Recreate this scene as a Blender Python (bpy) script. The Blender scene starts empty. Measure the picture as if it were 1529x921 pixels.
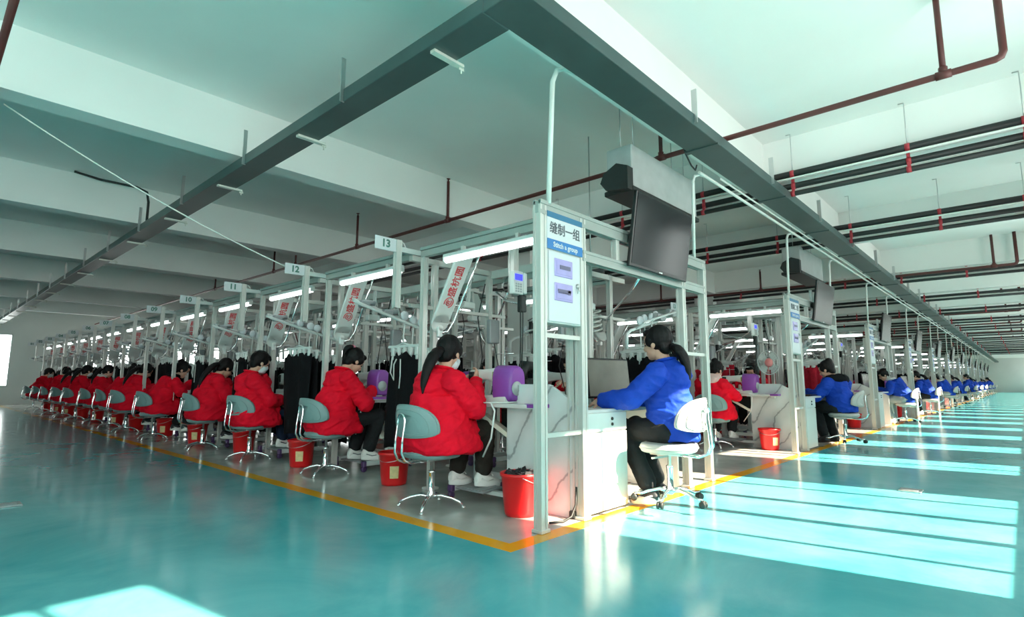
import bpy, bmesh, math, random
import numpy as np
from mathutils import Vector, Matrix, Euler, noise
SC = bpy.context.scene
COL = SC.collection
PI = math.pi
random.seed(7)
R3 = lambda x=0, y=0, z=0: Euler((math.radians(x), math.radians(y), math.radians(z))).to_matrix()

# ---------------------------------------------------------------- materials
def mat(name, col, rough=0.5, metal=0.0, var=0.06, scale=6.0, bump=0.0, bscale=60.0, coat=0.0, spec=0.5, emit=None, estr=0.0):
    m = bpy.data.materials.new(name); m.use_nodes = True
    nt = m.node_tree; b = nt.nodes['Principled BSDF']
    b.inputs['Roughness'].default_value = rough; b.inputs['Metallic'].default_value = metal
    b.inputs['Specular IOR Level'].default_value = spec
    b.inputs['Coat Weight'].default_value = coat; b.inputs['Coat Roughness'].default_value = 0.08
    tc = nt.nodes.new('ShaderNodeTexCoord'); nz = nt.nodes.new('ShaderNodeTexNoise')
    nz.inputs['Scale'].default_value = scale; nz.inputs['Detail'].default_value = 4
    nt.links.new(tc.outputs['Object'], nz.inputs['Vector'])
    rp = nt.nodes.new('ShaderNodeValToRGB')
    rp.color_ramp.elements[0].position = 0.3; rp.color_ramp.elements[1].position = 0.7
    lo = [max(0, c*(1-var)) for c in col]; hi = [min(1, c*(1+var)) for c in col]
    rp.color_ramp.elements[0].color = (*lo, 1); rp.color_ramp.elements[1].color = (*hi, 1)
    nt.links.new(nz.outputs['Fac'], rp.inputs['Fac']); nt.links.new(rp.outputs['Color'], b.inputs['Base Color'])
    if bump:
        n2 = nt.nodes.new('ShaderNodeTexNoise'); n2.inputs['Scale'].default_value = bscale; n2.inputs['Detail'].default_value = 3
        nt.links.new(tc.outputs['Object'], n2.inputs['Vector'])
        bp = nt.nodes.new('ShaderNodeBump'); bp.inputs['Strength'].default_value = bump; bp.inputs['Distance'].default_value = 0.02
        nt.links.new(n2.outputs['Fac'], bp.inputs['Height']); nt.links.new(bp.outputs['Normal'], b.inputs['Normal'])
    if emit:
        b.inputs['Emission Color'].default_value = (*emit, 1); b.inputs['Emission Strength'].default_value = estr
    return m

M = {}
def defmat(k, *a, **kw): M[k] = mat(k, *a, **kw)
defmat('ceiling_paint', (.86, .87, .85), .85, var=.03, scale=.8)
defmat('wall_paint', (.60, .62, .60), .8, var=.03, scale=.8)
defmat('aluminium', (.60, .595, .565), .36, .3, var=.04)
defmat('aluminium_dark', (.36, .40, .38), .38, .4, var=.05)
defmat('chrome', (.85, .86, .87), .08, 1.0, var=.02)
defmat('steel', (.55, .57, .57), .3, .9, var=.04)
defmat('tray_paint', (.062, .098, .098), .42, .25, var=.12, scale=2.5)
defmat('pipe_red', (.095, .020, .018), .45, var=.15, scale=3)
defmat('clamp_red', (.42, .03, .045), .5)
defmat('rubber_black', (.012, .016, .016), .55, var=.2)
defmat('white_plastic', (.64, .66, .64), .35, var=.02)
defmat('white_metal', (.58, .61, .60), .35, var=.03)
defmat('white_pipe', (.66, .70, .67), .35, var=.03)
defmat('table_white', (.62, .61, .60), .35, var=.03)
defmat('purple', (.25, .06, .36), .35, var=.1)
defmat('purple_dark', (.07, .03, .11), .4, var=.1)
defmat('red_cloth', (.74, .002, .020), .8, var=.12, scale=9, bump=.25, bscale=35, spec=.2)
defmat('blue_cloth', (.006, .050, .42), .7, var=.12, scale=9, bump=.25, bscale=30, spec=.25)
defmat('red_knit', (.42, .012, .03), .85, var=.2, scale=9, bump=.3, bscale=40, spec=.2)
defmat('black_cloth', (.004, .004, .0055), .85, var=.3, scale=9, bump=.3, bscale=40, spec=.2)
defmat('dark_trousers', (.016, .018, .020), .85, var=.2, bump=.3, bscale=40, spec=.2)
defmat('brown_trousers', (.030, .024, .020), .85, var=.2, bump=.3, bscale=40, spec=.2)
defmat('navy_jeans', (.012, .022, .050), .85, var=.2, bump=.3, bscale=40, spec=.2)
defmat('pink_fleece', (.80, .55, .52), .9, var=.08, bump=.5, bscale=120, spec=.1)
defmat('white_fleece', (.75, .73, .70), .9, var=.08, bump=.5, bscale=120, spec=.1)
defmat('skin', (.62, .36, .26), .5, var=.06, scale=20)
defmat('hair', (.0045, .0035, .004), .5, var=.4, scale=40, spec=.22, bump=.25, bscale=140)
defmat('eye', (.01, .008, .008), .2)
defmat('mask_paper', (.62, .72, .74), .8, var=.03)
defmat('scrunchie', (.75, .25, .36), .8)
defmat('shoe_white', (.80, .79, .76), .6, var=.04)
defmat('shoe_dark', (.03, .03, .035), .6)
defmat('sole', (.84, .83, .80), .6)
defmat('stool_vinyl', (.20, .30, .30), .42, var=.05)
defmat('stool_white', (.44, .44, .42), .42, var=.03)
defmat('bucket_red', (.70, .012, .015), .32, var=.06)
defmat('sticker', (.72, .58, .30), .7, var=.1, scale=30)
defmat('scraps', (.012, .010, .014), .5, var=.6, scale=60)
defmat('sign_white', (.60, .63, .66), .4, var=.01)
defmat('sign_blue', (.015, .17, .46), .4, var=.03)
defmat('sign_teal', (.02, .15, .28), .4, var=.03)
defmat('sign_dark', (.06, .08, .10), .5)
defmat('plate_text', (.05, .16, .13), .5)
defmat('red_text', (.62, .05, .06), .5)
defmat('window_lilac', (.40, .35, .66), .15, var=.08, scale=10)
defmat('breaker', (.12, .11, .20), .4)
defmat('screen_dark', (.012, .013, .016), .16, var=.1, scale=2, spec=.4)
defmat('monitor_screen', (.07, .075, .06), .25, var=.25, scale=5, emit=(.35, .36, .30), estr=.09)
defmat('bezel', (.006, .007, .008), .25)
defmat('lcd_blue', (.02, .02, .35), .3, emit=(.05, .06, .95), estr=1.1)
defmat('lcd_green', (.20, .30, .03), .3)
defmat('button_grey', (.35, .38, .38), .5)
defmat('tube_light', (.8, .85, .85), .4, emit=(.95, 1., .98), estr=3.2)
defmat('lamp_disc', (.8, .8, .78), .4, emit=(1., .95, .9), estr=.5)
defmat('pink_plastic', (.80, .25, .24), .4)
defmat('teal_cloth', (.03, .30, .34), .8)
defmat('thread_cream', (.75, .70, .60), .8)
defmat('crossbar', (.66, .68, .62), .5, .2, var=.08, scale=12)
defmat('brass', (.55, .42, .15), .35, .8)
defmat('ac_grey', (.40, .43, .43), .5, .1, var=.08)
defmat('mesh_grey', (.30, .32, .33), .5, .2, var=.1)

def marble():
    m = bpy.data.materials.new('marble_board'); m.use_nodes = True; nt = m.node_tree; b = nt.nodes['Principled BSDF']
    b.inputs['Roughness'].default_value = .25
    tc = nt.nodes.new('ShaderNodeTexCoord'); w = nt.nodes.new('ShaderNodeTexWave'); w.wave_type = 'BANDS'; w.bands_direction = 'DIAGONAL'
    w.inputs['Scale'].default_value = 1.7; w.inputs['Distortion'].default_value = 5; w.inputs['Detail'].default_value = 5; w.inputs['Detail Scale'].default_value = 1.4
    r = nt.nodes.new('ShaderNodeValToRGB'); e = r.color_ramp.elements
    e[0].position = .0; e[0].color = (.30, .31, .32, 1); e[1].position = .04; e[1].color = (.56, .58, .58, 1)
    x = e.new(1.0); x.color = (.64, .66, .66, 1)
    nt.links.new(tc.outputs['Object'], w.inputs['Vector']); nt.links.new(w.outputs['Fac'], r.inputs['Fac']); nt.links.new(r.outputs['Color'], b.inputs['Base Color'])
    return m
M['marble_board'] = marble()

def glass():
    m = bpy.data.materials.new('window_glass'); m.use_nodes = True; nt = m.node_tree
    for n in list(nt.nodes): nt.nodes.remove(n)
    o = nt.nodes.new('ShaderNodeOutputMaterial'); t = nt.nodes.new('ShaderNodeBsdfTransparent'); g = nt.nodes.new('ShaderNodeBsdfGlossy')
    g.inputs['Roughness'].default_value = .02; t.inputs['Color'].default_value = (.95, .98, .97, 1)
    mx = nt.nodes.new('ShaderNodeMixShader'); mx.inputs['Fac'].default_value = .06
    nz = nt.nodes.new('ShaderNodeTexNoise'); nz.inputs['Scale'].default_value = 3
    nt.links.new(t.outputs[0], mx.inputs[1]); nt.links.new(g.outputs[0], mx.inputs[2]); nt.links.new(mx.outputs[0], o.inputs['Surface'])
    return m
M['window_glass'] = glass()

def floor_mat():
    m = bpy.data.materials.new('epoxy_floor'); m.use_nodes = True; nt = m.node_tree; b = nt.nodes['Principled BSDF']
    N = nt.nodes.new; L = nt.links.new
    g = N('ShaderNodeNewGeometry'); sp = N('ShaderNodeSeparateXYZ'); L(g.outputs['Position'], sp.inputs[0])
    def mth(op, a, b_=None):
        n = N('ShaderNodeMath'); n.operation = op
        for i, v in enumerate((a, b_)):
            if v is None: continue
            if isinstance(v, (int, float)): n.inputs[i].default_value = v
            else: L(v, n.inputs[i])
        return n.outputs[0]
    wob = N('ShaderNodeTexNoise'); wob.inputs['Scale'].default_value = 6; L(g.outputs['Position'], wob.inputs['Vector'])
    mn = mth('ADD', mth('MINIMUM', sp.outputs['X'], sp.outputs['Y']), mth('MULTIPLY', mth('SUBTRACT', wob.outputs['Fac'], .5), .012))
    inside = mth('GREATER_THAN', mn, 0.0); grey = mth('GREATER_THAN', mn, 0.124)
    # cloudy teal paint
    n1 = N('ShaderNodeTexNoise'); n1.inputs['Scale'].default_value = 1.1; n1.inputs['Detail'].default_value = 6; n1.inputs['Roughness'].default_value = .62; n1.inputs['Distortion'].default_value = .6
    L(g.outputs['Position'], n1.inputs['Vector'])
    r1 = N('ShaderNodeValToRGB'); e = r1.color_ramp.elements
    e[0].position = .30; e[0].color = (.030, .300, .340, 1); e[1].position = .72; e[1].color = (.130, .440, .475, 1); L(n1.outputs['Fac'], r1.inputs['Fac'])
    n2 = N('ShaderNodeTexNoise'); n2.inputs['Scale'].default_value = 2.2; n2.inputs['Detail'].default_value = 3; L(g.outputs['Position'], n2.inputs['Vector'])
    r2 = N('ShaderNodeValToRGB'); e = r2.color_ramp.elements
    e[0].position = .3; e[0].color = (.30, .31, .30, 1); e[1].position = .7; e[1].color = (.46, .46, .43, 1); L(n2.outputs['Fac'], r2.inputs['Fac'])
    r3 = N('ShaderNodeValToRGB'); e = r3.color_ramp.elements
    e[0].position = .3; e[0].color = (.66, .27, .010, 1); e[1].position = .7; e[1].color = (.80, .38, .02, 1); L(n2.outputs['Fac'], r3.inputs['Fac'])
    mx1 = N('ShaderNodeMix'); mx1.data_type = 'RGBA'; L(inside, mx1.inputs['Factor']); L(r1.outputs['Color'], mx1.inputs['A']); L(r3.outputs['Color'], mx1.inputs['B'])
    mx2 = N('ShaderNodeMix'); mx2.data_type = 'RGBA'; L(grey, mx2.inputs['Factor']); L(mx1.outputs['Result'], mx2.inputs['A']); L(r2.outputs['Color'], mx2.inputs['B'])
    L(mx2.outputs['Result'], b.inputs['Base Color'])
    rr = N('ShaderNodeMapRange'); rr.inputs['From Min'].default_value = .3; rr.inputs['From Max'].default_value = .7; rr.inputs['To Min'].default_value = .15; rr.inputs['To Max'].default_value = .20
    L(n2.outputs['Fac'], rr.inputs['Value']); L(rr.outputs['Result'], b.inputs['Roughness'])
    b.inputs['Specular IOR Level'].default_value = .22; b.inputs['Coat Weight'].default_value = .06; b.inputs['Coat Roughness'].default_value = .08
    n3 = N('ShaderNodeTexNoise'); n3.inputs['Scale'].default_value = 3.0; n3.inputs['Detail'].default_value = 0; L(g.outputs['Position'], n3.inputs['Vector'])
    bp = N('ShaderNodeBump'); bp.inputs['Strength'].default_value = .035; bp.inputs['Distance'].default_value = .02; L(n3.outputs['Fac'], bp.inputs['Height'])
    L(bp.outputs['Normal'], b.inputs['Normal']); L(bp.outputs['Normal'], b.inputs['Coat Normal'])
    return m
M['epoxy_floor'] = floor_mat()

# ---------------------------------------------------------------- mesh builder
class MB:
    def __init__(s): s.v = []; s.f = []; s.sm = []; s.mi = []; s.M = None; s.cur = 0
    def add(s, vs, fs, smooth=False):
        o = len(s.v)
        for p in vs:
            p = Vector(p)
            if s.M is not None: p = s.M @ p
            s.v.append(p)
        for f in fs: s.f.append(tuple(i+o for i in f)); s.sm.append(smooth); s.mi.append(s.cur)
        return s
    def box(s, c, d, rot=None, bev=0.0, seg=1):
        c = Vector(c); x, y, z = d[0]/2, d[1]/2, d[2]/2
        if bev <= 0:
            vs = [Vector((a*x, b*y, e*z)) for a in (-1, 1) for b in (-1, 1) for e in (-1, 1)]
            fs = [(0, 1, 3, 2), (4, 6, 7, 5), (0, 4, 5, 1), (2, 3, 7, 6), (0, 2, 6, 4), (1, 5, 7, 3)]
        else:
            bm = bmesh.new(); bmesh.ops.create_cube(bm, size=1)
            for v in bm.verts: v.co = Vector((v.co.x*d[0], v.co.y*d[1], v.co.z*d[2]))
            bmesh.ops.bevel(bm, geom=list(bm.edges), offset=min(bev, min(d)*.49), segments=seg, affect='EDGES', profile=.5)
            bm.verts.index_update(); vs = [v.co.copy() for v in bm.verts]; fs = [tuple(v.index for v in f.verts) for f in bm.faces]; bm.free()
        if rot is not None: vs = [rot @ v for v in vs]
        return s.add([v+c for v in vs], fs)
    def bar(s, p, q, w, h, up=(0, 0, 1), bev=0.0):
        p, q = Vector(p), Vector(q); d = q-p; L = d.length; d.normalize(); u = Vector(up)
        if abs(d.dot(u)) > .99: u = Vector((1, 0, 0))
        sd = d.cross(u).normalized(); u = sd.cross(d).normalized()
        rot = Matrix((d, sd, u)).transposed()
        return s.box((p+q)/2, (L, w, h), rot, bev)
    def tube(s, pts, r, n=8, cap=True, smooth=True, flat=None):
        pts = [Vector(p) for p in pts]; k = len(pts)
        rs = r if isinstance(r, (list, tuple)) else [r]*k
        t0 = (pts[1]-pts[0]).normalized(); a = Vector((0, 0, 1)) if abs(t0.z) < .9 else Vector((1, 0, 0))
        nrm = t0.cross(a).normalized(); rings = []
        for i in range(k):
            if i == 0: t = t0
            elif i == k-1: t = (pts[i]-pts[i-1]).normalized()
            else:
                t = (pts[i+1]-pts[i]).normalized()+(pts[i]-pts[i-1]).normalized()
                t = t.normalized() if t.length > 1e-6 else (pts[i+1]-pts[i]).normalized()
            nrm = (nrm-t*nrm.dot(t)).normalized(); bn = t.cross(nrm)
            ra = rs[i]; ra, rb = ra if isinstance(ra, (tuple, list)) else (ra, ra)
            rings.append([pts[i]+nrm*(ra*math.cos(2*PI*j/n))+bn*(rb*math.sin(2*PI*j/n)) for j in range(n)])
        return s.loft(rings, cap, smooth)
    def loft(s, rings, cap=True, smooth=True):
        n = len(rings[0]); vs = [p for r in rings for p in r]; fs = []
        for i in range(len(rings)-1):
            for j in range(n):
                fs.append((i*n+j, i*n+(j+1) % n, (i+1)*n+(j+1) % n, (i+1)*n+j))
        s.add(vs, fs, smooth)
        if cap:
            o = len(s.v)-len(vs)
            s.f.append(tuple(o+j for j in reversed(range(n)))); s.sm.append(False); s.mi.append(s.cur)
            o2 = o+(len(rings)-1)*n
            s.f.append(tuple(o2+j for j in range(n))); s.sm.append(False); s.mi.append(s.cur)
        return s
    def ell(s, c, r, rot=None, nu=16, nv=10):
        c = Vector(c); vs = []; fs = []
        r = r if isinstance(r, (tuple, list)) else (r, r, r)
        for i in range(1, nv):
            th = PI*i/nv
            for j in range(nu):
                ph = 2*PI*j/nu; p = Vector((r[0]*math.sin(th)*math.cos(ph), r[1]*math.sin(th)*math.sin(ph), r[2]*math.cos(th)))
                vs.append((rot @ p if rot is not None else p)+c)
        tp = Vector((0, 0, r[2])); bt = Vector((0, 0, -r[2]))
        vs.append((rot @ tp if rot is not None else tp)+c); vs.append((rot @ bt if rot is not None else bt)+c)
        T = (nv-1)*nu; B = T+1
        for i in range(nv-2):
            for j in range(nu): fs.append((i*nu+j, (i+1)*nu+j, (i+1)*nu+(j+1) % nu, i*nu+(j+1) % nu))
        for j in range(nu): fs.append((T, j, (j+1) % nu)); fs.append((B, (nv-2)*nu+(j+1) % nu, (nv-2)*nu+j))
        return s.add(vs, fs, True)
    def lathe(s, prof, c=(0, 0, 0), n=20, rot=None, smooth=True):
        c = Vector(c); rings = []
        for r, z in prof:
            ring = [Vector((r*math.cos(2*PI*j/n), r*math.sin(2*PI*j/n), z)) for j in range(n)]
            if rot is not None: ring = [rot @ p for p in ring]
            rings.append([p+c for p in ring])
        return s.loft(rings, True, smooth)
    def prism(s, poly, axis, a, b):
        # poly: 2D outline in the plane across `axis` (x: (y,z); y: (x,z); z: (x,y))
        def p3(u, w, t): return {'x': (t, u, w), 'y': (u, t, w), 'z': (u, w, t)}[axis]
        n = len(poly); vs = [p3(u, w, a) for u, w in poly]+[p3(u, w, b) for u, w in poly]
        fs = [tuple(range(n)), tuple(reversed(range(n, 2*n)))]+[(i, i+n, (i+1) % n+n, (i+1) % n) for i in range(n)]
        return s.add(vs, fs)
    def text(s, txt, size, mtx, depth=.002, align='CENTER', bold=0.0):
        cu = bpy.data.curves.new('lettering', 'FONT'); cu.body = txt; cu.size = size; cu.extrude = depth; cu.align_x = align; cu.align_y = 'CENTER'; cu.resolution_u = 3; cu.offset = bold
        ob = bpy.data.objects.new('lettering', cu); COL.objects.link(ob)
        dg = bpy.context.evaluated_depsgraph_get(); me = bpy.data.meshes.new_from_object(ob.evaluated_get(dg))
        vs = [mtx @ v.co for v in me.vertices]; fs = [tuple(p.vertices) for p in me.polygons]
        bpy.data.objects.remove(ob); bpy.data.curves.remove(cu); bpy.data.meshes.remove(me)
        return s.add(vs, fs)
    def mesh(s, name, mats):
        me = bpy.data.meshes.new(name); me.from_pydata([tuple(v) for v in s.v], [], s.f)
        for m in (mats if isinstance(mats, (list, tuple)) else [mats]): me.materials.append(M[m] if isinstance(m, str) else m)
        me.polygons.foreach_set('use_smooth', s.sm); me.polygons.foreach_set('material_index', s.mi)
        bm = bmesh.new(); bm.from_mesh(me); bmesh.ops.recalc_face_normals(bm, faces=bm.faces); bm.to_mesh(me); bm.free()
        me.update(); return me
    def build(s, name, mats, parent=None):
        o = bpy.data.objects.new(name, s.mesh(name, mats)); COL.objects.link(o)
        if parent is not None: o.parent = parent
        return o

def tag(o, label=None, cat=None, group=None, kind=None):
    if label: o['label'] = label
    if cat: o['category'] = cat
    if group: o['group'] = group
    if kind: o['kind'] = kind
    return o
def thing(name, label=None, cat=None, loc=(0, 0, 0), rz=0, group=None):
    o = bpy.data.objects.new(name, None); o.empty_display_size = .1; COL.objects.link(o)
    o.location = loc; o.rotation_euler = (0, 0, rz)
    return tag(o, label, cat, group)
def dup(root, loc, rz=0, label=None, group=None, swap=None):
    def cp(o, par):
        c = o.copy(); COL.objects.link(c)
        if par is not None: c.parent = par
        for ch in KIDS.get(o.name, ()): cp(ch, c)
        return c
    r = cp(root, None); r.location = loc; r.rotation_euler = (0, 0, rz)
    if label: r['label'] = label
    if group: r['group'] = group
    elif 'group' in r: del r['group']
    return r
KIDS = {}
def register(root):
    def go(o):
        KIDS[o.name] = list(o.children)
        for c in o.children: go(c)
    bpy.context.view_layer.update(); go(root); return root
PROTOS = []
def proto(root):
    register(root); PROTOS.append(root); return root
FLAT = {}
def flat(root):
    """one mesh of a thing with all its parts, for copies far off"""
    if root.name in FLAT: return FLAT[root.name]
    bm = bmesh.new(); mats = []
    def go(o):
        if o.type == 'MESH':
            idx = []
            for m in o.data.materials:
                if m not in mats: mats.append(m)
                idx.append(mats.index(m))
            n0 = len(bm.faces); bm.from_mesh(o.data); bm.faces.ensure_lookup_table()
            for f in bm.faces[n0:]: f.material_index = idx[f.material_index] if idx else 0
        for c in KIDS.get(o.name, ()): go(c)
    go(root); me = bpy.data.meshes.new(root.name); bm.to_mesh(me); bm.free()
    for m in mats: me.materials.append(m)
    FLAT[root.name] = me; return me
def base_name(n): return n.split('.')[0]
def far(root, loc, rz, label, cat, group=None, sz=None):
    o = bpy.data.objects.new(base_name(root.name), flat(root)); COL.objects.link(o)
    o.location = loc; o.rotation_euler = (0, 0, rz)
    return tag(o, label, cat, group)
def drop_protos():
    def rm(o):
        for c in KIDS.get(o.name, ()): rm(c)
        bpy.data.objects.remove(o)
    for p in PROTOS: rm(p)
def struct(mb, name, m, label=None):
    o = mb.build(name, m); o['kind'] = 'structure'
    return o
def remesh(mb, voxel, smooth=4, wr=0.0, wscale=12.0, seed=0, stretch=(1, 1, 1), dec=None, folds=0.0):
    me = mb.mesh('blend', 'skin'); ob = bpy.data.objects.new('blend', me); COL.objects.link(ob)
    md = ob.modifiers.new('r', 'REMESH'); md.mode = 'VOXEL'; md.voxel_size = voxel
    sm = ob.modifiers.new('s', 'SMOOTH'); sm.factor = .5; sm.iterations = smooth
    if dec: d = ob.modifiers.new('d', 'DECIMATE'); d.ratio = dec
    dg = bpy.context.evaluated_depsgraph_get(); out = bpy.data.meshes.new_from_object(ob.evaluated_get(dg))
    bpy.data.objects.remove(ob); bpy.data.meshes.remove(me)
    if wr:
        sv = Vector((seed*3.1, seed*1.7, seed*.9)); co = []
        for v in out.vertices:
            q = Vector((v.co.x*stretch[0], v.co.y*stretch[1], v.co.z*stretch[2]))*wscale+sv
            n1 = noise.noise(q); rid = 1-abs(noise.noise(q*.8+Vector((5, 2, 9))))*2
            q2 = Vector((v.co.x*4+v.co.z*5, v.co.y*6, v.co.z*10-v.co.x*5))+sv; r2 = max(0, 1-abs(noise.noise(q2))*3.2); r3 = max(0, 1-abs(noise.noise(q2*1.9+Vector((3, 1, 7))))*3)
            co.append(v.co+v.normal*(wr*(n1*.6+rid*.5-.3+(.75*r2+.35*r3)*folds)))
        for v, c in zip(out.vertices, co): v.co = c
    for p in out.polygons: p.use_smooth = True
    return out
def meshobj(me, name, m, parent=None):
    me.materials.clear(); me.materials.append(M[m]); me.name = name
    o = bpy.data.objects.new(name, me); COL.objects.link(o)
    if parent is not None: o.parent = parent
    return o
# ---------------------------------------------------------------- people
def headshape(mb, Hm):
    """skull, face, nose, lips, ears and the start of the neck; local: face to +x, up z"""
    old = mb.M; mb.M = Hm
    mb.ell((-.006, 0, .030), (.096, .076, .100)); mb.ell((.030, 0, -.040), (.063, .060, .078)); mb.ell((.062, 0, -.092), (.026, .030, .024))
    mb.ell((.045, 0, .045), (.052, .062, .045)); mb.ell((.052, .036, -.032), (.034, .026, .030)); mb.ell((.052, -.036, -.032), (.034, .026, .030))
    mb.tube([(.088, 0, .016), (.103, 0, -.014), (.112, 0, -.032)], [.009, .012, .014], 8); mb.ell((.100, 0, -.038), (.016, .019, .010))
    mb.ell((.086, 0, -.064), (.014, .024, .008)); mb.ell((.084, 0, -.075), (.013, .021, .008))
    for sgn in (-1, 1):
        mb.ell((-.006, sgn*.079, -.012), (.020, .011, .033), R3(sgn*14, -8, 0)); mb.ell((.078, sgn*.032, .012), (.016, .020, .009))
    mb.tube([(-.012, 0, -.03), (-.030, 0, -.12), (-.050, 0, -.18)], [.052, .052, .058], 12)
    mb.M = old
def handshape(mb, w, d, n, side, curl=.8, size=1.0):
    """w wrist, d finger direction, n direction the palm faces, side = +1 left hand / -1 right hand; palm, four fingers, thumb"""
    w = Vector(w); d = Vector(d).normalized(); n = Vector(n); n = (n-d*n.dot(d)).normalized(); a = d.cross(n).normalized()*side
    S = size
    rot = Matrix((d, a, n)).transposed()
    mb.tube([w-d*.05, w+d*.01], [.026*S, .027*S], 10)
    mb.box(w+d*.05*S, (.088*S, .076*S, .028*S), rot, .012*S, 2)
    base = w+d*.09*S
    L = [.066, .076, .071, .055]
    for k in range(4):
        o = a*((1.5-k)*.0195*S); p0 = base+o-d*.015*S
        c1 = curl*.55; c2 = curl*1.25; c3 = curl*1.8; l = L[k]*S
        d1 = d*math.cos(c1)+n*math.sin(c1); d2 = d*math.cos(c2)+n*math.sin(c2); d3 = d*math.cos(c3)+n*math.sin(c3)
        p1 = p0+d1*(l*.5+.015*S); p2 = p1+d2*l*.32; p3 = p2+d3*l*.26
        mb.tube([p0, p1, p2, p3], [.0095*S, .0088*S, .0080*S, .0062*S], 8); mb.ell(p3, .0062*S, None, 8, 6)
    t0 = w+d*.022*S+a*.030*S; t1 = t0+(d*.55+a*.75+n*.25).normalized()*.042*S; t2 = t1+(d*.85+a*.25+n*.45).normalized()*.032*S
    mb.tube([t0, t1, t2], [.0135*S, .0110*S, .0085*S], 8); mb.ell(t2, .0085*S, None, 8, 6)
def lerp(a, b, t): return Vector(a)*(1-t)+Vector(b)*t
def limb(mb, pts, rs, n=14):
    """rounded limb with interpolated rings"""
    P_, R_ = [], []
    for i in range(len(pts)-1):
        for t in (0, .33, .66):
            P_.append(lerp(pts[i], pts[i+1], t)); R_.append(rs[i]*(1-t)+rs[i+1]*t)
    P_.append(Vector(pts[-1])); R_.append(rs[-1])
    mb.tube(P_, R_, n); mb.ell(pts[0], rs[0]); mb.ell(pts[-1], rs[-1])
    for p, r in zip(pts[1:-1], rs[1:-1]): mb.ell(p, r*1.01)
def shoe(mb, ank, yaw, pitch, style):
    rot = R3(0, pitch, yaw); o = Vector(ank)
    mb.cur = 0; T = lambda p: o+rot @ Vector(p)
    rings = []
    for x, w, h, z in ((-.075, .022, .05, -.045), (-.065, .034, .09, -.03), (-.02, .040, .11, -.02), (.04, .043, .085, -.035), (.09, .048, .06, -.045), (.14, .045, .048, -.052), (.172, .028, .034, -.058), (.182, .010, .02, -.062)):
        rings.append([T((x, w*math.cos(t), z+h*.5*math.sin(t))) for t in [2*PI*j/14 for j in range(14)]])
    mb.loft(rings)
    mb.cur = 1
    rings = []
    for z in (-.092, -.086, -.050, -.042):
        k = 1.0 if -.09 < z < -.045 else .95
        rings.append([T((.052+.133*k*math.cos(t), .053*k*math.sin(t)*(1+.12*math.cos(t)), z)) for t in [2*PI*j/20 for j in range(20)]])
    mb.loft(rings)
    mb.cur = 2
    for x in (.02, .05, .08): mb.tube([T((x, -.030, .012-.25*x+.002)), T((x+.004, 0, .030-.25*x)), T((x, .030, .012-.25*x+.002))], .0045, 6)
    mb.tube([T((-.045, .044, -.03)), T((.02, .047, -.045)), T((.07, .049, -.035))], .006, 6); mb.tube([T((-.045, -.044, -.03)), T((.02, -.047, -.045)), T((.07, -.049, -.035))], .006, 6)
    mb.cur = 0
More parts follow.
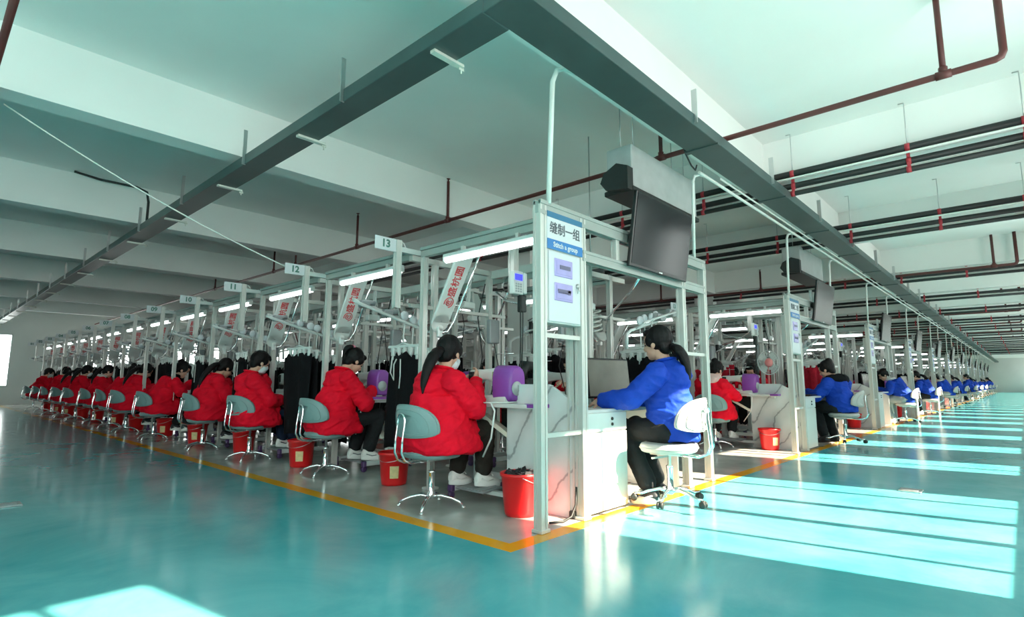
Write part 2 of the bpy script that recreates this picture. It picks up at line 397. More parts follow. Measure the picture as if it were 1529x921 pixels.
def make_person(name, label, cat='person', lean=.06, head=(.17, 0, 1.17), hpitch=18, hyaw=0, hroll=0, hair='low_pony', coat='red_cloth', coat_len='long', trousers='brown_trousers',
                shoes=('shoe_white', 'sole', 'shoe_white'), hands=((.36, .07, .92), (.36, -.07, .96)), elbows=((.20, .27, .74), (.20, -.27, .74)), hand_dir=((.8, -.3, .3), (.8, .3, .3)),
                knees=((.44, .10, .56), (.46, -.12, .56)), ankles=((.36, .11, .228), (.46, -.10, .228)), fyaw=(4, -6), mask=False, collar=None, hood=None, hipx=0.0, hipz=.52, scale=1.0, vox=.007, curl=.8, drape=True, seed=1, bulk=1.0, cuff=None):
    t = thing(name, label, cat)
    H = Vector(head); Hr = R3(hroll, hpitch, hyaw); Hm = Matrix.Translation(H) @ Hr.to_4x4() @ Matrix.Scale(1.05, 4)
    nb = Hm @ Vector((-.045, 0, -.165))                      # neck base
    pel = Vector((hipx, 0, hipz)); wai = Vector((hipx+lean*.35+.0, 0, hipz+.20)); che = Vector((hipx+lean*.9+.02, 0, hipz+.37))
    shc = Vector((nb.x-.015, nb.y, nb.z-.055))
    sh = [shc+Vector((0, s*.155, -.025)) for s in (1, -1)]
    # body: one continuous surface
    b = MB(); headshape(b, Hm)
    b.tube([pel-Vector((0, 0, .04)), wai, che, shc, nb], [(.115, .15), (.10, .125), (.105, .145), (.08, .13), (.055, .058)], 16)
    for i, s in enumerate((1, -1)):
        w = Vector(hands[i]); d = Vector(hand_dir[i]).normalized()
        limb(b, [sh[i], elbows[i], w], [.052, .040, .026], 12)
        handshape(b, w, d, (-.2, -s*.55, -.8) if d.z < .5 else (-.4, -s*.9, -.2), s, curl)
        limb(b, [pel+Vector((0, s*.09, -.01)), knees[i], ankles[i]], [.085, .058, .038], 12)
    meshobj(remesh(b, vox*.8, 3), 'body', 'skin', t)
    # eyes and brows
    e = MB(); e.M = Hm
    for s in (-1, 1):
        e.ell((.083, s*.032, .000), (.009, .013, .005), None, 10, 6); e.tube([(.090, s*.016, .018), (.090, s*.033, .024), (.078, s*.050, .018)], .0032, 5)
    e.build('eyes', 'eye', t)
    # trousers
    b = MB(); b.tube([pel+Vector((-.01, 0, .10)), pel-Vector((0, 0, .03))], [(.13, .165), (.145, .18)], 16); b.ell(pel-Vector((.02, 0, 0)), (.14, .175, .09))
    for i, s in enumerate((1, -1)):
        a = Vector(ankles[i]); k = Vector(knees[i]); lo = lerp(k, a, .93)
        limb(b, [pel+Vector((0, s*.09, 0)), k, lerp(k, a, .45), lo], [.105, .083, .078, .070])
    meshobj(remesh(b, .010, 4, .007, 11, seed, (1, 1, .6), folds=.9), 'trousers', trousers, t)
    # coat
    c = MB(); B = bulk
    c.tube([pel+Vector((-.015, 0, -.055)), pel+Vector((-.01, 0, .06)), wai, che, lerp(che, shc, .6)+Vector((-.01, 0, 0)), shc+Vector((0, 0, .02)), nb+Vector((.0, 0, .015))],
           [(.155*B, .205*B), (.165*B, .205*B), (.150*B, .185*B), (.155*B, .195*B), (.140*B, .195*B), (.105, .150), (.066, .070)], 20)
    if coat_len == 'long':
        rr = []
        for z, x0, rx, ry, e in ((.415, .085, .255, .265, .7), (.45, .080, .270, .275, .7), (.52, .065, .262, .268, .75), (.62, .045, .225, .245, .85), (.73, .03+lean*.3, .190, .220, 1), (.84, .02+lean*.55, .172, .205, 1)):
            rr.append([(hipx+x0+rx*B*math.copysign(abs(math.cos(a))**e, math.cos(a)), ry*B*math.copysign(abs(math.sin(a))**e, math.sin(a)), z) for a in [2*PI*j/28 for j in range(28)]])
        c.loft(rr)
    if coat_len == 'long' and drape:
        for i, s in enumerate((1, -1)):
            k = Vector(knees[i]); p0 = pel+Vector((0, s*.10, .0)); m = lerp(p0, k, drape if drape is not True else .62)
            c.tube([p0, lerp(p0, m, .5), m+Vector((0, 0, -.005)), m+Vector((.015, 0, -.01))], [(.135, .125), (.125, .12), (.112, .118), (.06, .06)], 16)
            f = Vector((m.x*.92, s*.205, .46)); c.tube([p0+Vector((0, s*.06, .0)), lerp(p0+Vector((0, s*.06, 0)), f, .6), f, f+Vector((.02, 0, -.02))], [(.10, .10), (.085, .095), (.05, .085), (.02, .03)], 12)
    for i, s in enumerate((1, -1)):
        w = Vector(hands[i]); ww = lerp(elbows[i], w, .93); el = Vector(elbows[i])
        limb(c, [sh[i]+Vector((-.005, s*.005, .0)), lerp(sh[i], el, .5), el, lerp(el, ww, .55), ww], [.090*B, .083*B, .076*B, .066*B, .052])
        c.tube([lerp(el, ww, .9), ww+(w-el).normalized()*.015], [.054, .052], 14)
    meshobj(remesh(c, vox*1.2, 4, .013, 8, seed+3, (1, 1, .55), folds=1.0), 'jacket', coat, t)
    cb = MB(); pts = []
    for j in range(15):
        a = PI*.12+2*PI*.88*j/14+PI*.0; pts.append(nb+Vector((.066*math.cos(a)+.004, .070*math.sin(a), .028-.014*math.cos(a))))
    cb.tube(pts, [(.026, .014) if not collar else (.05, .035)]*len(pts), 8)
    meshobj(remesh(cb, .008, 3), 'collar', collar or coat, t)
    if cuff:
        q = MB()
        for i in (0, 1):
            w = Vector(hands[i]); el = Vector(elbows[i]); q.tube([lerp(el, w, .90), lerp(el, w, 1.0)], [.040, .036], 12)
        q.build('cuffs', cuff, t)
    if hood:
        q = MB(); q.ell(nb+Vector((-.10, 0, .0)), (.10, .155, .075), R3(0, -28, 0)); q.tube([nb+Vector((.05, -.10, .01)), nb+Vector((-.06, -.13, .03)), nb+Vector((-.15, 0, .02)), nb+Vector((-.06, .13, .03)), nb+Vector((.05, .10, .01))], .042, 10)
        meshobj(remesh(q, .010, 4, .005, 10, seed), 'hood', hood, t)
    # hair
    h = MB(); h.M = Hm
    if hair == 'scarf':
        h.ell((-.014, 0, .030), (.112, .094, .115)); h.ell((-.05, 0, -.05), (.085, .085, .09))
        meshobj(remesh(h, .008, 3, .004, 14, seed), 'hair', 'hair', t)
    else:
        h.ell((-.026, 0, .038), (.106, .094, .108)); h.ell((-.064, 0, -.030), (.050, .078, .068))
        if hair in ('low_pony', 'long_pony', 'high_pony', 'bun', 'short', 'fringe'):
            h.ell((.055, 0, .092), (.040, .066, .034)); h.ell((.018, .072, .026), (.044, .020, .052)); h.ell((.018, -.072, .026), (.044, .020, .052))
        if hair == 'fringe': h.ell((.083, 0, .058), (.022, .062, .034)); h.ell((.05, .066, .03), (.035, .016, .05)); h.ell((.05, -.066, .03), (.035, .016, .05))
        if hair == 'short': h.ell((-.02, 0, .06), (.104, .094, .090)); h.ell((.075, 0, .075), (.030, .060, .030))
        if hair == 'bun': h.ell((-.085, 0, .105), (.052, .052, .048)); h.ell((-.05, 0, .085), (.06, .06, .05))
        meshobj(remesh(h, .006, 3, .004, 30, seed, (.5, 1, .4)), 'hair', 'hair', t)
        if hair in ('low_pony', 'long_pony', 'high_pony'):
            p = MB(); iv = Hm.inverted().to_3x3() @ Vector((0, 0, -1))   # gravity in head space
            st = {'low_pony': Vector((-.100, 0, -.010)), 'long_pony': Vector((-.100, 0, -.045)), 'high_pony': Vector((-.085, 0, .105))}[hair]
            ln = {'low_pony': .34, 'long_pony': .30, 'high_pony': .16}[hair]
            back = (Hm.to_3x3() @ Vector((-1, 0, .15))).normalized(); P_ = []
            q0 = Hm @ st; q3 = Vector((min(che.x-.205*bulk, q0.x-.05), q0.y-.03, q0.z-ln)); q1 = q0+back*.085; q2 = q3+Vector((-.01, 0, .17))
            if hair == 'high_pony': q1 = q0+Vector((-.07, 0, .04)); q2 = q0+Vector((-.13, 0, .0)); q3 = q0+Vector((-.13, 0, -.15))
            for j in range(9): u = j/8; P_.append(q0*(1-u)**3+q1*3*u*(1-u)**2+q2*3*u*u*(1-u)+q3*u**3)
            rr = [.028, .040, .052, .057, .053, .046, .037, .025, .007]
            if hair == 'high_pony': rr = [.022, .034, .040, .040, .036, .030, .022, .014, .006]
            p.tube(P_, [(r, r*.74) for r in rr], 14)
            meshobj(remesh(p, .006, 2, .005, 26, seed+9, (1, 1, .16)), 'ponytail', 'hair', t)
            s_ = MB(); d0 = (P_[1]-P_[0]).normalized()
            s_.tube([P_[0]+d0*.004, P_[0]+d0*.03], [.033, .033], 12); s_.build('hair_tie', 'scrunchie' if hair == 'high_pony' else 'black_cloth', t)['label'] = 'pink hair tie' if hair == 'high_pony' else 'black hair tie'
    if mask:
        k = MB(); k.M = Hm; rings = []
        for z, rx, ry, x0 in ((-.012, .040, .050, .062), (-.035, .062, .064, .056), (-.065, .058, .066, .050), (-.095, .052, .058, .046), (-.115, .040, .045, .040)):
            rings.append([(x0+rx*math.cos(a), ry*math.sin(a), z) for a in [2*PI*j/18 for j in range(18)]])
        k.loft(rings)
        for s in (-1, 1): k.tube([(.055, s*.062, -.025), (.02, s*.078, -.01), (-.012, s*.085, .012), (-.022, s*.082, -.015), (.02, s*.074, -.07)], .002, 5)
        k.build('face_mask', 'mask_paper', t)
    for i in (0, 1):
        s_ = MB(); shoe(s_, Vector(ankles[i])+Vector((0, 0, -.03)), fyaw[i], 6, shoes); o = s_.build('shoe', list(shoes), t)
    return proto(t)
# ---------------------------------------------------------------- furniture and equipment
def make_stool(vinyl, casters, label):
    t = thing('stool', label, 'stool')
    s = MB(); rings = []
    for z, k in ((.372, .90), (.378, .96), (.395, 1.0), (.420, 1.0), (.434, .96), (.440, .86), (.438, .5)):
        rings.append([(.205*k*math.copysign(abs(math.cos(a))**.8, math.cos(a)), .215*k*math.copysign(abs(math.sin(a))**.8, math.sin(a)), z) for a in [2*PI*j/32 for j in range(32)]])
    s.loft(rings); seat = s.build('seat', vinyl, t)
    p = MB(); pts = [(.207*math.copysign(abs(math.cos(a))**.8, math.cos(a)), .217*math.copysign(abs(math.sin(a))**.8, math.sin(a)), .405) for a in [2*PI*j/32 for j in range(33)]]
    p.tube(pts, .005, 6, False); p.build('piping', vinyl, seat)
    u = MB(); u.box((0, 0, .362), (.24, .2, .02), None, .006); u.bar((-.02, .10, .35), (.05, .24, .345), .012, .012); u.build('seat_plate', 'steel', t)
    # backrest: dome-shaped pad
    def outline(k, x):
        o = []
        for j in range(36):
            a = 2*PI*j/36; y = .245*k*math.copysign(abs(math.cos(a))**.75, math.cos(a)); z = math.sin(a)
            z = .185*k*z**.85 if z > 0 else -.060*k*abs(z)**.6
            o.append((x+2.1*y*y-.275-.08*(z), y, .595+z))
        return o
    b = MB(); b.loft([outline(.6, -.002), outline(.90, .0), outline(.98, .008), outline(1, .02), outline(.98, .034), outline(.88, .044), outline(.55, .048)]); bk = b.build('backrest', vinyl, t)
    p = MB(); o = outline(.985, .009); p.tube(o+[o[0]], .0045, 6, False); o = outline(.80, -.003); p.tube(o+[o[0]], .003, 5, False); p.build('piping', vinyl, bk)
    f = MB(); pts = []
    for s_ in (1, -1):
        side = [(-.05, s_*.042, .355), (-.23, s_*.042, .350), (-.290, s_*.042, .375), (-.318, s_*.042, .43), (-.312, s_*.042, .52), (-.298, s_*.042, .62), (-.296, s_*.040, .665)]
        pts.append(side)
    arc = [(-.298, .040*math.cos(a), .665+.045*math.sin(a)) for a in [PI*j/8 for j in range(1, 8)]]
    f.tube(pts[0]+arc+list(reversed(pts[1])), .0095, 8); f.build('back_support', 'chrome', t)
    c = MB(); c.lathe([(.021, .06), (.030, .075), (.030, .10), (.024, .11), (.024, .25), (.027, .255), (.027, .27), (.013, .275), (.013, .36)], n=16); c.build('gas_column', 'chrome', t)
    n = 5 if casters else 4
    for k in range(n):
        a = 2*PI*k/n+(.35 if casters else .62); d = Vector((math.cos(a), math.sin(a), 0)); L = .27 if casters else .255; z1 = .055 if casters else .012
        g = MB(); zz = .085 if casters else .075
        g.tube([d*.015+Vector((0, 0, zz)), d*.08+Vector((0, 0, zz+.012)), d*.16+Vector((0, 0, zz-.006)), d*.22+Vector((0, 0, zz-.03)), d*L+Vector((0, 0, z1))], [.016, .014, .013, .012, .011], 8)
        if not casters: g.lathe([(.016, 0), (.016, .008), (.008, .014)], d*L, 10)
        leg = g.build('leg', 'chrome', t)
        if casters:
            w = MB(); e = d.cross(Vector((0, 0, 1)))
            for s_ in (-1, 1): w.lathe([(.008, -.008), (.025, -.008), (.025, .008), (.008, .008)], d*L+e*s_*.014+Vector((0, 0, .025)), 14, Matrix((d, Vector((0, 0, 1)), e)).transposed())
            w.box(d*L+Vector((0, 0, .035)), (.03, .03, .04), None, .008); w.build('caster', 'rubber_black', leg)
    return proto(t)
def make_bucket(sticker, scraps, label):
    t = thing('bucket', label, 'bucket')
    b = MB(); b.lathe([(.100, .0), (.112, .004), (.118, .03), (.140, .270), (.143, .272), (.150, .274), (.152, .285), (.150, .298), (.143, .300), (.138, .296), (.134, .26), (.115, .03), (.10, .02)], n=32); b.build('body', 'bucket_red', t)
    h = MB(); pts = []
    for j in range(17):
        a = PI*j/16; p = Vector((0, .152*math.cos(a), 0)); q = R3(0, -62, 0) @ Vector((0, 0, .15*math.sin(a))); pts.append(p+Vector((q.x, 0, -abs(q.z)*.9))+Vector((0, 0, .278)))
    h.tube(pts, .003, 6); h.build('handle', 'steel', t).rotation_euler = (0, 0, 0)
    if sticker:
        s = MB(); n = 8; vs = []
        for j in range(n+1):
            a = -2.75+.62*j/n
            for z in (.07, .18): r = .1185+(.1405-.1185)*(z-.03)/.24+.0015; vs.append((r*math.cos(a), r*math.sin(a), z))
        s.add(vs, [(2*j, 2*j+2, 2*j+3, 2*j+1) for j in range(n)]); s.build('sticker', 'sticker', t)
    if scraps:
        rnd = random.Random(3); s = MB()
        for k in range(46):
            r = .115*math.sqrt(rnd.random()); a = rnd.random()*2*PI; c = Vector((r*math.cos(a), r*math.sin(a), .280+.022*rnd.random()))
            s.box(c, (.05, .035, .010), R3(rnd.uniform(-60, 60), rnd.uniform(-60, 60), rnd.uniform(0, 180)), .004)
        s.lathe([(.13, .25), (.13, .275), (.08, .29), (.0, .295)], n=16); s.build('fabric_scraps', 'scraps', t)['kind'] = 'stuff'
    return proto(t)
def make_table(L, label):
    """origin on the floor below the middle; worker on the -x side"""
    t = thing('sewing_table', label, 'table')
    b = MB(); b.box((0, 0, .765), (.56, L, .032), None, .008, 2); b.build('table_top', 'table_white', t)
    p = MB(); p.prism([(-.285, -L/2-.004), (.285, -L/2-.004), (.285, -L/2+.20), (.0, -L/2+.26), (-.20, -L/2+.20), (-.285, -L/2+.10)], 'z', .758, .7835); p.build('corner_cover', 'purple', t)['label'] = 'purple corner cover'
    for s in (-1, 1):
        g = MB(); y = s*(L/2-.09); g.box((.02, y, .43), (.10, .055, .62), None, .006); g.box((.02, y, .735), (.46, .05, .03), None, .004); g.box((0, y, .085), (.62, .055, .045), None, .006)
        leg = g.build('leg', 'white_metal', t)
        for x in (-.30, .30):
            w = MB(); w.lathe([(.012, -.014), (.030, -.014), (.030, .014), (.012, .014)], (x, y, .032), 14, R3(90, 0, 0)); w.box((x, y, .085), (.045, .06, .06), None, .01); w.build('foot', 'purple_dark', leg)
    x = MB(); x.box((.06, 0, .16), (.03, L-.2, .05), None, .004); x.build('stretcher', 'white_metal', t)
    tr = MB(); po = .26 if L > .9 else .02; tr.box((-.16, po, .092), (.24, .40, .014), R3(0, -3, 0), .004); tr.box((-.16, po, .101), (.20, .34, .006), R3(0, -3, 0)); td = tr.build('pedal', 'mesh_grey', t)
    r = MB(); r.bar((-.16, -L/2+.1, .075), (-.16, L/2-.1, .075), .05, .03); r.build('pedal_bar', 'white_metal', t)
    r = MB(); r.tube([(-.10, -.09, .10), (-.02, -.10, .45), (.0, -.10, .74)], .006, 6); r.build('pedal_rod', 'steel', t)
    c = MB(); c.bar((-.12, L/2-.28, .68), (-.02, -L/2+.14, .33), .10, .022, (0, 0, 1), .004); c.bar((-.17, L/2-.28, .69), (-.07, -L/2+.14, .345), .012, .035); c.build('scrap_chute', 'thread_cream', t)
    d = MB(); d.box((.14, .05, .64), (.20, .26, .17), None, .01); d.lathe([(.05, -.04), (.07, -.03), (.07, .03), (.05, .04)], (.10, -.14, .62), 16, R3(90, 0, 0)); d.build('motor_box', 'rubber_black', t)
    return proto(t)
def make_machine(label):
    """origin on the table top; needle end to +y, pillar and handwheel to -y, worker on the -x side"""
    t = thing('sewing_machine', label, 'sewing machine')
    b = MB(); b.box((0, .02, .03), (.17, .46, .06), None, .012, 2); b.prism([(-.085, .10), (-.055, .25), (.055, .25), (.085, .10)], 'z', .0, .062); b.build('bed', 'white_plastic', t)
    a = MB(); rings = []
    for y, z0, z1, w in ((-.13, .06, .285, .062), (-.06, .10, .285, .060), (-.03, .165, .280, .052), (.05, .180, .272, .045), (.13, .180, .268, .046), (.19, .130, .270, .052), (.245, .115, .268, .050), (.262, .140, .255, .036)):
        zc = (z0+z1)/2; hh = (z1-z0)/2
        rings.append([(w*math.copysign(abs(math.cos(q))**.5, math.cos(q)), y, zc+hh*math.copysign(abs(math.sin(q))**.5, math.sin(q))) for q in [2*PI*j/20 for j in range(20)]])
    a.loft(rings); arm = a.build('arm', 'white_plastic', t)
    s = MB(); s.box((-.064, -.075, .215), (.008, .07, .065), None, .003); s.build('control_panel', 'lcd_green', t)['label'] = 'green control panel'
    p = MB(); rings = []
    for y, k, z0 in ((-.062, .98, .0), (-.072, 1.04, .0), (-.235, 1.0, .0), (-.265, .86, .02)):
        rings.append([(.088*k*math.copysign(abs(math.cos(q))**.62, math.cos(q)), y, .150+.145*k*math.copysign(abs(math.sin(q))**(.75 if math.sin(q) > 0 else .4), math.sin(q))) for q in [2*PI*j/24 for j in range(24)]])
    p.loft(rings); p.build('motor_cover', 'purple', t)['label'] = 'purple motor cover'
    w = MB(); w.lathe([(.0, .006), (.022, .008), (.028, .002), (.052, .002), (.056, -.004), (.056, -.012), (.03, -.014)], (-.02, -.275, .115), 28, R3(90, 0, 0))
    w.build('handwheel', 'ac_grey', t)
    n = MB(); n.tube([(0, .215, .125), (0, .215, .070)], .004, 6); n.tube([(.0, .195, .12), (0, .195, .07), (-.02, .195, .066)], .005, 6); n.box((0, .21, .062), (.05, .03, .006)); n.build('needle_bar', 'chrome', t)
    d = MB(); d.box((-.056, .215, .20), (.02, .06, .10), None, .006); d.lathe([(.016, -.01), (.016, .012), (.006, .02)], (-.062, .215, .215), 12, R3(0, -90, 0)); d.tube([(-.07, .21, .16), (-.075, .19, .09), (-.04, .2, .07)], .008, 6); d.box((-.05, .17, .09), (.05, .05, .06), None, .008); d.build('presser_head', 'rubber_black', t)
    k = MB()
    k.tube([(.10, -.02, .0), (.10, -.02, .42)], .006, 8); k.tube([(.10, .08, .40), (.10, -.12, .40)], .004, 6)
    k.build('thread_stand', 'chrome', t)
    for y in (-.09, .05):
        q = MB(); q.lathe([(.030, .02), (.032, .03), (.017, .13), (.012, .135)], (.13, y, 0), 14); q.build('thread_cone', 'thread_cream', t)
    c = MB(); c.tube([(-.02, -.27, .01), (-.12, -.22, .006), (-.22, -.02, .005), (-.26, -.22, .006), (-.27, -.27, -.05), (-.275, -.24, -.25), (-.24, -.12, -.40)], .007, 6); c.build('cable', 'white_plastic', t)
    return proto(t)
def extr(mb, p, q, w, h=None):
    """aluminium profile with its groove lines"""
    h = h or w; p = Vector(p); q = Vector(q); mb.bar(p, q, w*.82, h*.82)
    d = (q-p).normalized(); up = Vector((0, 0, 1)) if abs(d.z) < .9 else Vector((1, 0, 0)); a = d.cross(up).normalized(); b = a.cross(d).normalized()
    for i in (-1, 1):
        for j in (-1, 1): mb.bar(p+a*i*w*.36+b*j*h*.36, q+a*i*w*.36+b*j*h*.36, w*.28, h*.28, up)
def make_plate_post(num, label):
    """hung aluminium post with the station plate; origin on the post's foot"""
    t = thing('station_post', label, 'station sign')
    p = MB(); extr(p, (0, 0, 0), (0, 0, .60), .055); p.build('post', 'aluminium', t)
    s = MB(); s.box((-.135, -.012, .545), (.215, .012, .115), None, .004, 2); pl = s.build('number_plate', 'sign_white', t)
    n = MB(); n.text(num, .092, Matrix.Translation((-.135, -.0185, .545)) @ Matrix(((1, 0, 0, 0), (0, 0, -1, 0), (0, 1, 0, 0), (0, 0, 0, 1))), .0012, bold=.0035); n.build('number', 'plate_text', pl)
    a = MB(); a.bar((.02, 0, .52), (.32, 0, .52), .05, .045); a.build('arm', 'white_metal', t)
    c = MB(); c.tube([(.02, 0, .59), (.06, .0, .585), (.085, 0, .545), (.14, 0, .535), (.26, 0, .545)], .007, 6); c.build('hose', 'white_plastic', t)
    return register(t)
def make_lamp(label):
    t = thing('tube_lamp', label, 'lamp')
    h = MB(); h.box((0, 0, .038), (.055, 1.06, .03), None, .006); h.build('housing', 'white_metal', t)
    g = MB(); g.tube([(0, -.515, .0), (0, -.51, .0), (0, .51, 0), (0, .515, 0)], [.016, .023, .023, .016], 12); g.build('tube', 'tube_light', t)
    for s in (-1, 1): e = MB(); e.box((0, s*.525, .012), (.05, .022, .05), None, .006); e.build('end_cap', 'white_plastic', t)
    b = MB()
    for s in (-.3, .3): b.box((0, s, .07), (.03, .03, .04))
    b.build('bracket', 'aluminium', t)
    return proto(t)
def make_rail(L, label):
    t = thing('overhead_rail', label, 'rail')
    b = MB(); b.box((0, 0, 0), (.05, L, .06), None, .004); b.box((0, 0, .045), (.075, L, .03), None, .004); b.build('channel', 'aluminium_dark', t)
    c = MB(); c.box((.0, 0, .066), (.012, L, .012)); c.tube([(.028, -L/2, .01), (.028, L/2, .01)], .006, 6); c.build('cable_strip', 'rubber_black', t)
    g = MB(); extr(g, (0, L/2-.03, -.03), (0, L/2-.03, -1.45), .05); g.build('hanger_post', 'aluminium', t)
    return proto(t)
def make_conveyor_arm(letter, label):
    """tilted lift arm of the garment conveyor; origin at its lower end, rising towards -y"""
    t = thing('garment_lift', label, 'conveyor')
    lo = Vector((0, 0, 0)); hi = Vector((.0, -.38, .66)); d = (hi-lo).normalized(); sx = Vector((1, 0, 0)); nn = sx.cross(d).normalized()   # faces -y, down
    rot = Matrix((sx, d, nn)).transposed()
    L = (hi-lo).length
    b = MB(); b.box((lo+hi)/2, (.185, L, .03), rot, .008, 2); b.lathe([(.0925, -.015), (.0925, .015)], lo, 24, rot); pn = b.build('panel', 'white_plastic', t)
    sc = MB(); sc.lathe([(.008, .0), (.006, .004)], lo+nn*.016+d*.02, 10, rot); sc.build('screw', 'steel', pn)
    if letter:
        m4 = Matrix.Translation(lo+d*.37+nn*.0165) @ Matrix((d, -sx, d.cross(-sx))).transposed().to_4x4()
        x = MB(); x.text('盛杭圆', .098, m4 @ Matrix.Translation((.035, 0, 0)), .001, bold=.0012)
        c0 = (-.165, 0)
        for r, a0, a1 in ((.048, -2.9, 2.0), (.028, .4, 5.6), (.011, -1.0, 4.0)):
            pts = [m4 @ Vector((c0[0]+r*math.cos(a0+(a1-a0)*j/14), r*math.sin(a0+(a1-a0)*j/14), .001)) for j in range(15)]; x.tube(pts, .0045, 6)
        x.build('lettering', 'red_text', pn)
    r = MB(); q = Vector((.150, -.02, .02)); r.tube([Vector((.02, .01, -.09)), Vector((.09, .0, -.075)), q, q+d*.25, q+d*L*.97], .011, 8); r.tube([q+d*.16+Vector((.0, 0, .0)), q+d*.16+Vector((-.09, .03, 0))], .008, 6); r.build('guide_rail', 'chrome', t)
    e = MB(); e.box((0, .0, -.085), (.05, .04, .09), None, .008); e.lathe([(.025, -.02), (.025, .02)], (0, 0, -.05), 14, R3(90, 0, 0)); e.build('end_bracket', 'white_plastic', t)
    k = MB()
    for i in range(7): a = q+d*(.1+.06*i); k.tube([a+Vector((.02, .01, -.01)), a+Vector((.045, .02, -.02)), a+Vector((.03, .03, -.05))], .0035, 5)
    k.build('hook_chain', 'steel', t)['kind'] = 'stuff'
    return proto(t)
def make_hang_rail(label):
    """sloping rail on which the hanger trolleys stop; origin at its high end (-x side)"""
    t = thing('hanging_rail', label, 'rail')
    a = MB(); a.tube([(-.05, .0, .02), (0, 0, 0), (.86, 0, -.22), (.93, 0, -.26), (.94, 0, -.40)], .016, 8); a.build('rail', 'white_metal', t)
    b = MB(); b.tube([(.0, .10, .05), (.80, .10, -.15)], .011, 8); b.tube([(.02, .0, .0), (.02, .10, .05)], .010, 6); b.tube([(.78, .0, -.2), (.78, .10, -.15)], .010, 6); b.build('guard_rail', 'white_metal', t)
    for x in (.10, .36): m = MB(); m.box((x, .06, .03-.25*x), (.10, .07, .07), None, .01); m.lathe([(.025, -.05), (.025, .05)], (x+.06, .06, .05-.25*x), 12, R3(0, 90, 0)); m.build('stopper_box', 'mesh_grey', t)
    return proto(t)
def make_garment(var, label, cloth='black_cloth'):
    """origin at the trolley wheel; hanger across y, cloth hangs below"""
    t = thing('hanging_garment', label, 'garment'); rnd = random.Random(var)
    w = MB(); w.lathe([(.012, -.014), (.042, -.014), (.046, 0), (.042, .014), (.012, .014)], (0, 0, .006), 20, R3(90, 0, 0)); w.build('trolley_wheel', 'sign_white', t)
    r = MB(); r.tube([(0, 0, -.02), (.002, .0, -.10), (-.006, .0, -.19), (0, 0, -.28)], .0065, 6); r.build('hook_rod', 'white_plastic', t)
    c = MB(); c.box((0, 0, -.295), (.022, .50, .03), None, .008, 2); c.tube([(0, -.13, -.29), (0, 0, -.262), (0, .13, -.29)], .009, 6)
    for y in (-.21, -.11, -.02, .08, .17): c.box((0, y, -.345), (.030, .045, .085), None, .006); c.box((0, y, -.40), (.022, .026, .05), None, .005)
    c.build('clip_hanger', 'white_plastic', t)
    g = MB(); rings = []; n = 28; ph = rnd.random()*6; zb = -1.22-.06*rnd.random()
    for k in range(13):
        u = k/12; z = -.375+(zb+.375)*u; W = .245-.02*u+.02*math.sin(3*u+ph); ring = []
        for j in range(n):
            a = 2*PI*j/n; y = W*math.copysign(abs(math.cos(a))**.7, math.cos(a)); x = .028*math.sin(a)+.016*math.sin(16*y+ph+1.5*u)+.01*math.sin(31*y+ph*2)
            zz = z+(.032*math.sin(42*y+ph) if k == 0 else .02*math.sin(22*y+ph) if k == 12 else 0)
            ring.append((x, y, zz))
        rings.append(ring)
    g.loft(rings); g.build('cloth', cloth, t)
    if var % 2 == 0:
        d = MB(); d.tube([(-.045, .12, -.40), (-.055, .13, -.55), (-.05, .08, -.62), (-.045, .09, -.47), (-.045, .05, -.42)], .007, 6); d.tube([(-.05, -.02, -.42), (-.055, -.03, -.58), (-.05, -.01, -.70)], .006, 6); d.build('drawstring', 'white_fleece', t)
    return proto(t)
def make_frame_unit(label):
    """uprights and crossbars that carry the conveyor over one station; origin on the floor at the aisle-side upright"""
    t = thing('conveyor_stand', label, 'frame')
    for x in (0, .72):
        p = MB(); extr(p, (x, 0, 0), (x, 0, 2.08), .05); p.box((x, 0, .01), (.11, .11, .02), None, .004); p.build('upright', 'aluminium', t)
    for z, k in ((2.05, .05), (1.62, .03)):
        p = MB(); p.bar((-.28, 0, z), (.95, 0, z), k, k); p.build('crossbar', 'aluminium', t)
    p = MB(); p.tube([(.1, .03, 1.60), (.3, .25, 1.66), (.5, .55, 1.78), (.62, .75, 1.92)], .012, 8); p.tube([(.72, -.1, 1.85), (.5, -.45, 1.70), (.4, -.8, 1.62)], .010, 6); p.build('transfer_rail', 'chrome', t)
    p = MB(); p.box((.72, -.06, 1.45), (.14, .06, .24), None, .01); p.build('drive_box', 'mesh_grey', t)
    p = MB(); p.box((.45, .04, 1.70), (.16, .08, .07), None, .01); p.bar((.45, .03, 1.70), (.45, .0, 2.04), .03, .03); p.build('switch_unit', 'white_plastic', t)
    p = MB()
    p.tube([(.70, .04, 1.95), (.66, .10, 1.6), (.69, .06, 1.2), (.64, .09, .82)], .006, 6); p.tube([(.74, -.04, 1.4), (.78, -.08, 1.1), (.70, -.05, .8)], .005, 5); p.build('cables', 'rubber_black', t)
    return proto(t)
def make_trunk(L, label):
    t = thing('main_conveyor', label, 'conveyor')
    for x in (-.12, .12):
        p = MB(); p.box((x, 0, 0), (.045, L, .085), None, .004); p.build('rail', 'aluminium', t)
    n = int(L/1.1); p = MB()
    for i in range(n+1): p.box((0, -L/2+L*i/n, .02), (.26, .04, .03))
    p.build('crosspieces', 'aluminium', t)
    p = MB()
    for i in range(int(L/.28)):
        y = -L/2+.2+.28*i; p.tube([(-.12, y, -.05), (-.12, y+.01, -.13), (-.10, y+.02, -.16)], .006, 5); p.box((.12, y, -.07), (.03, .07, .05))
    p.build('hook_chain', 'steel', t)['kind'] = 'stuff'
    k = int(L/3.3)
    for i in range(k+1):
        y = -L/2+.1+(L-.2)*i/k; p = MB(); extr(p, (0, y, -.0), (0, y, -2.02), .06); p.build('upright', 'aluminium', t)
    return t
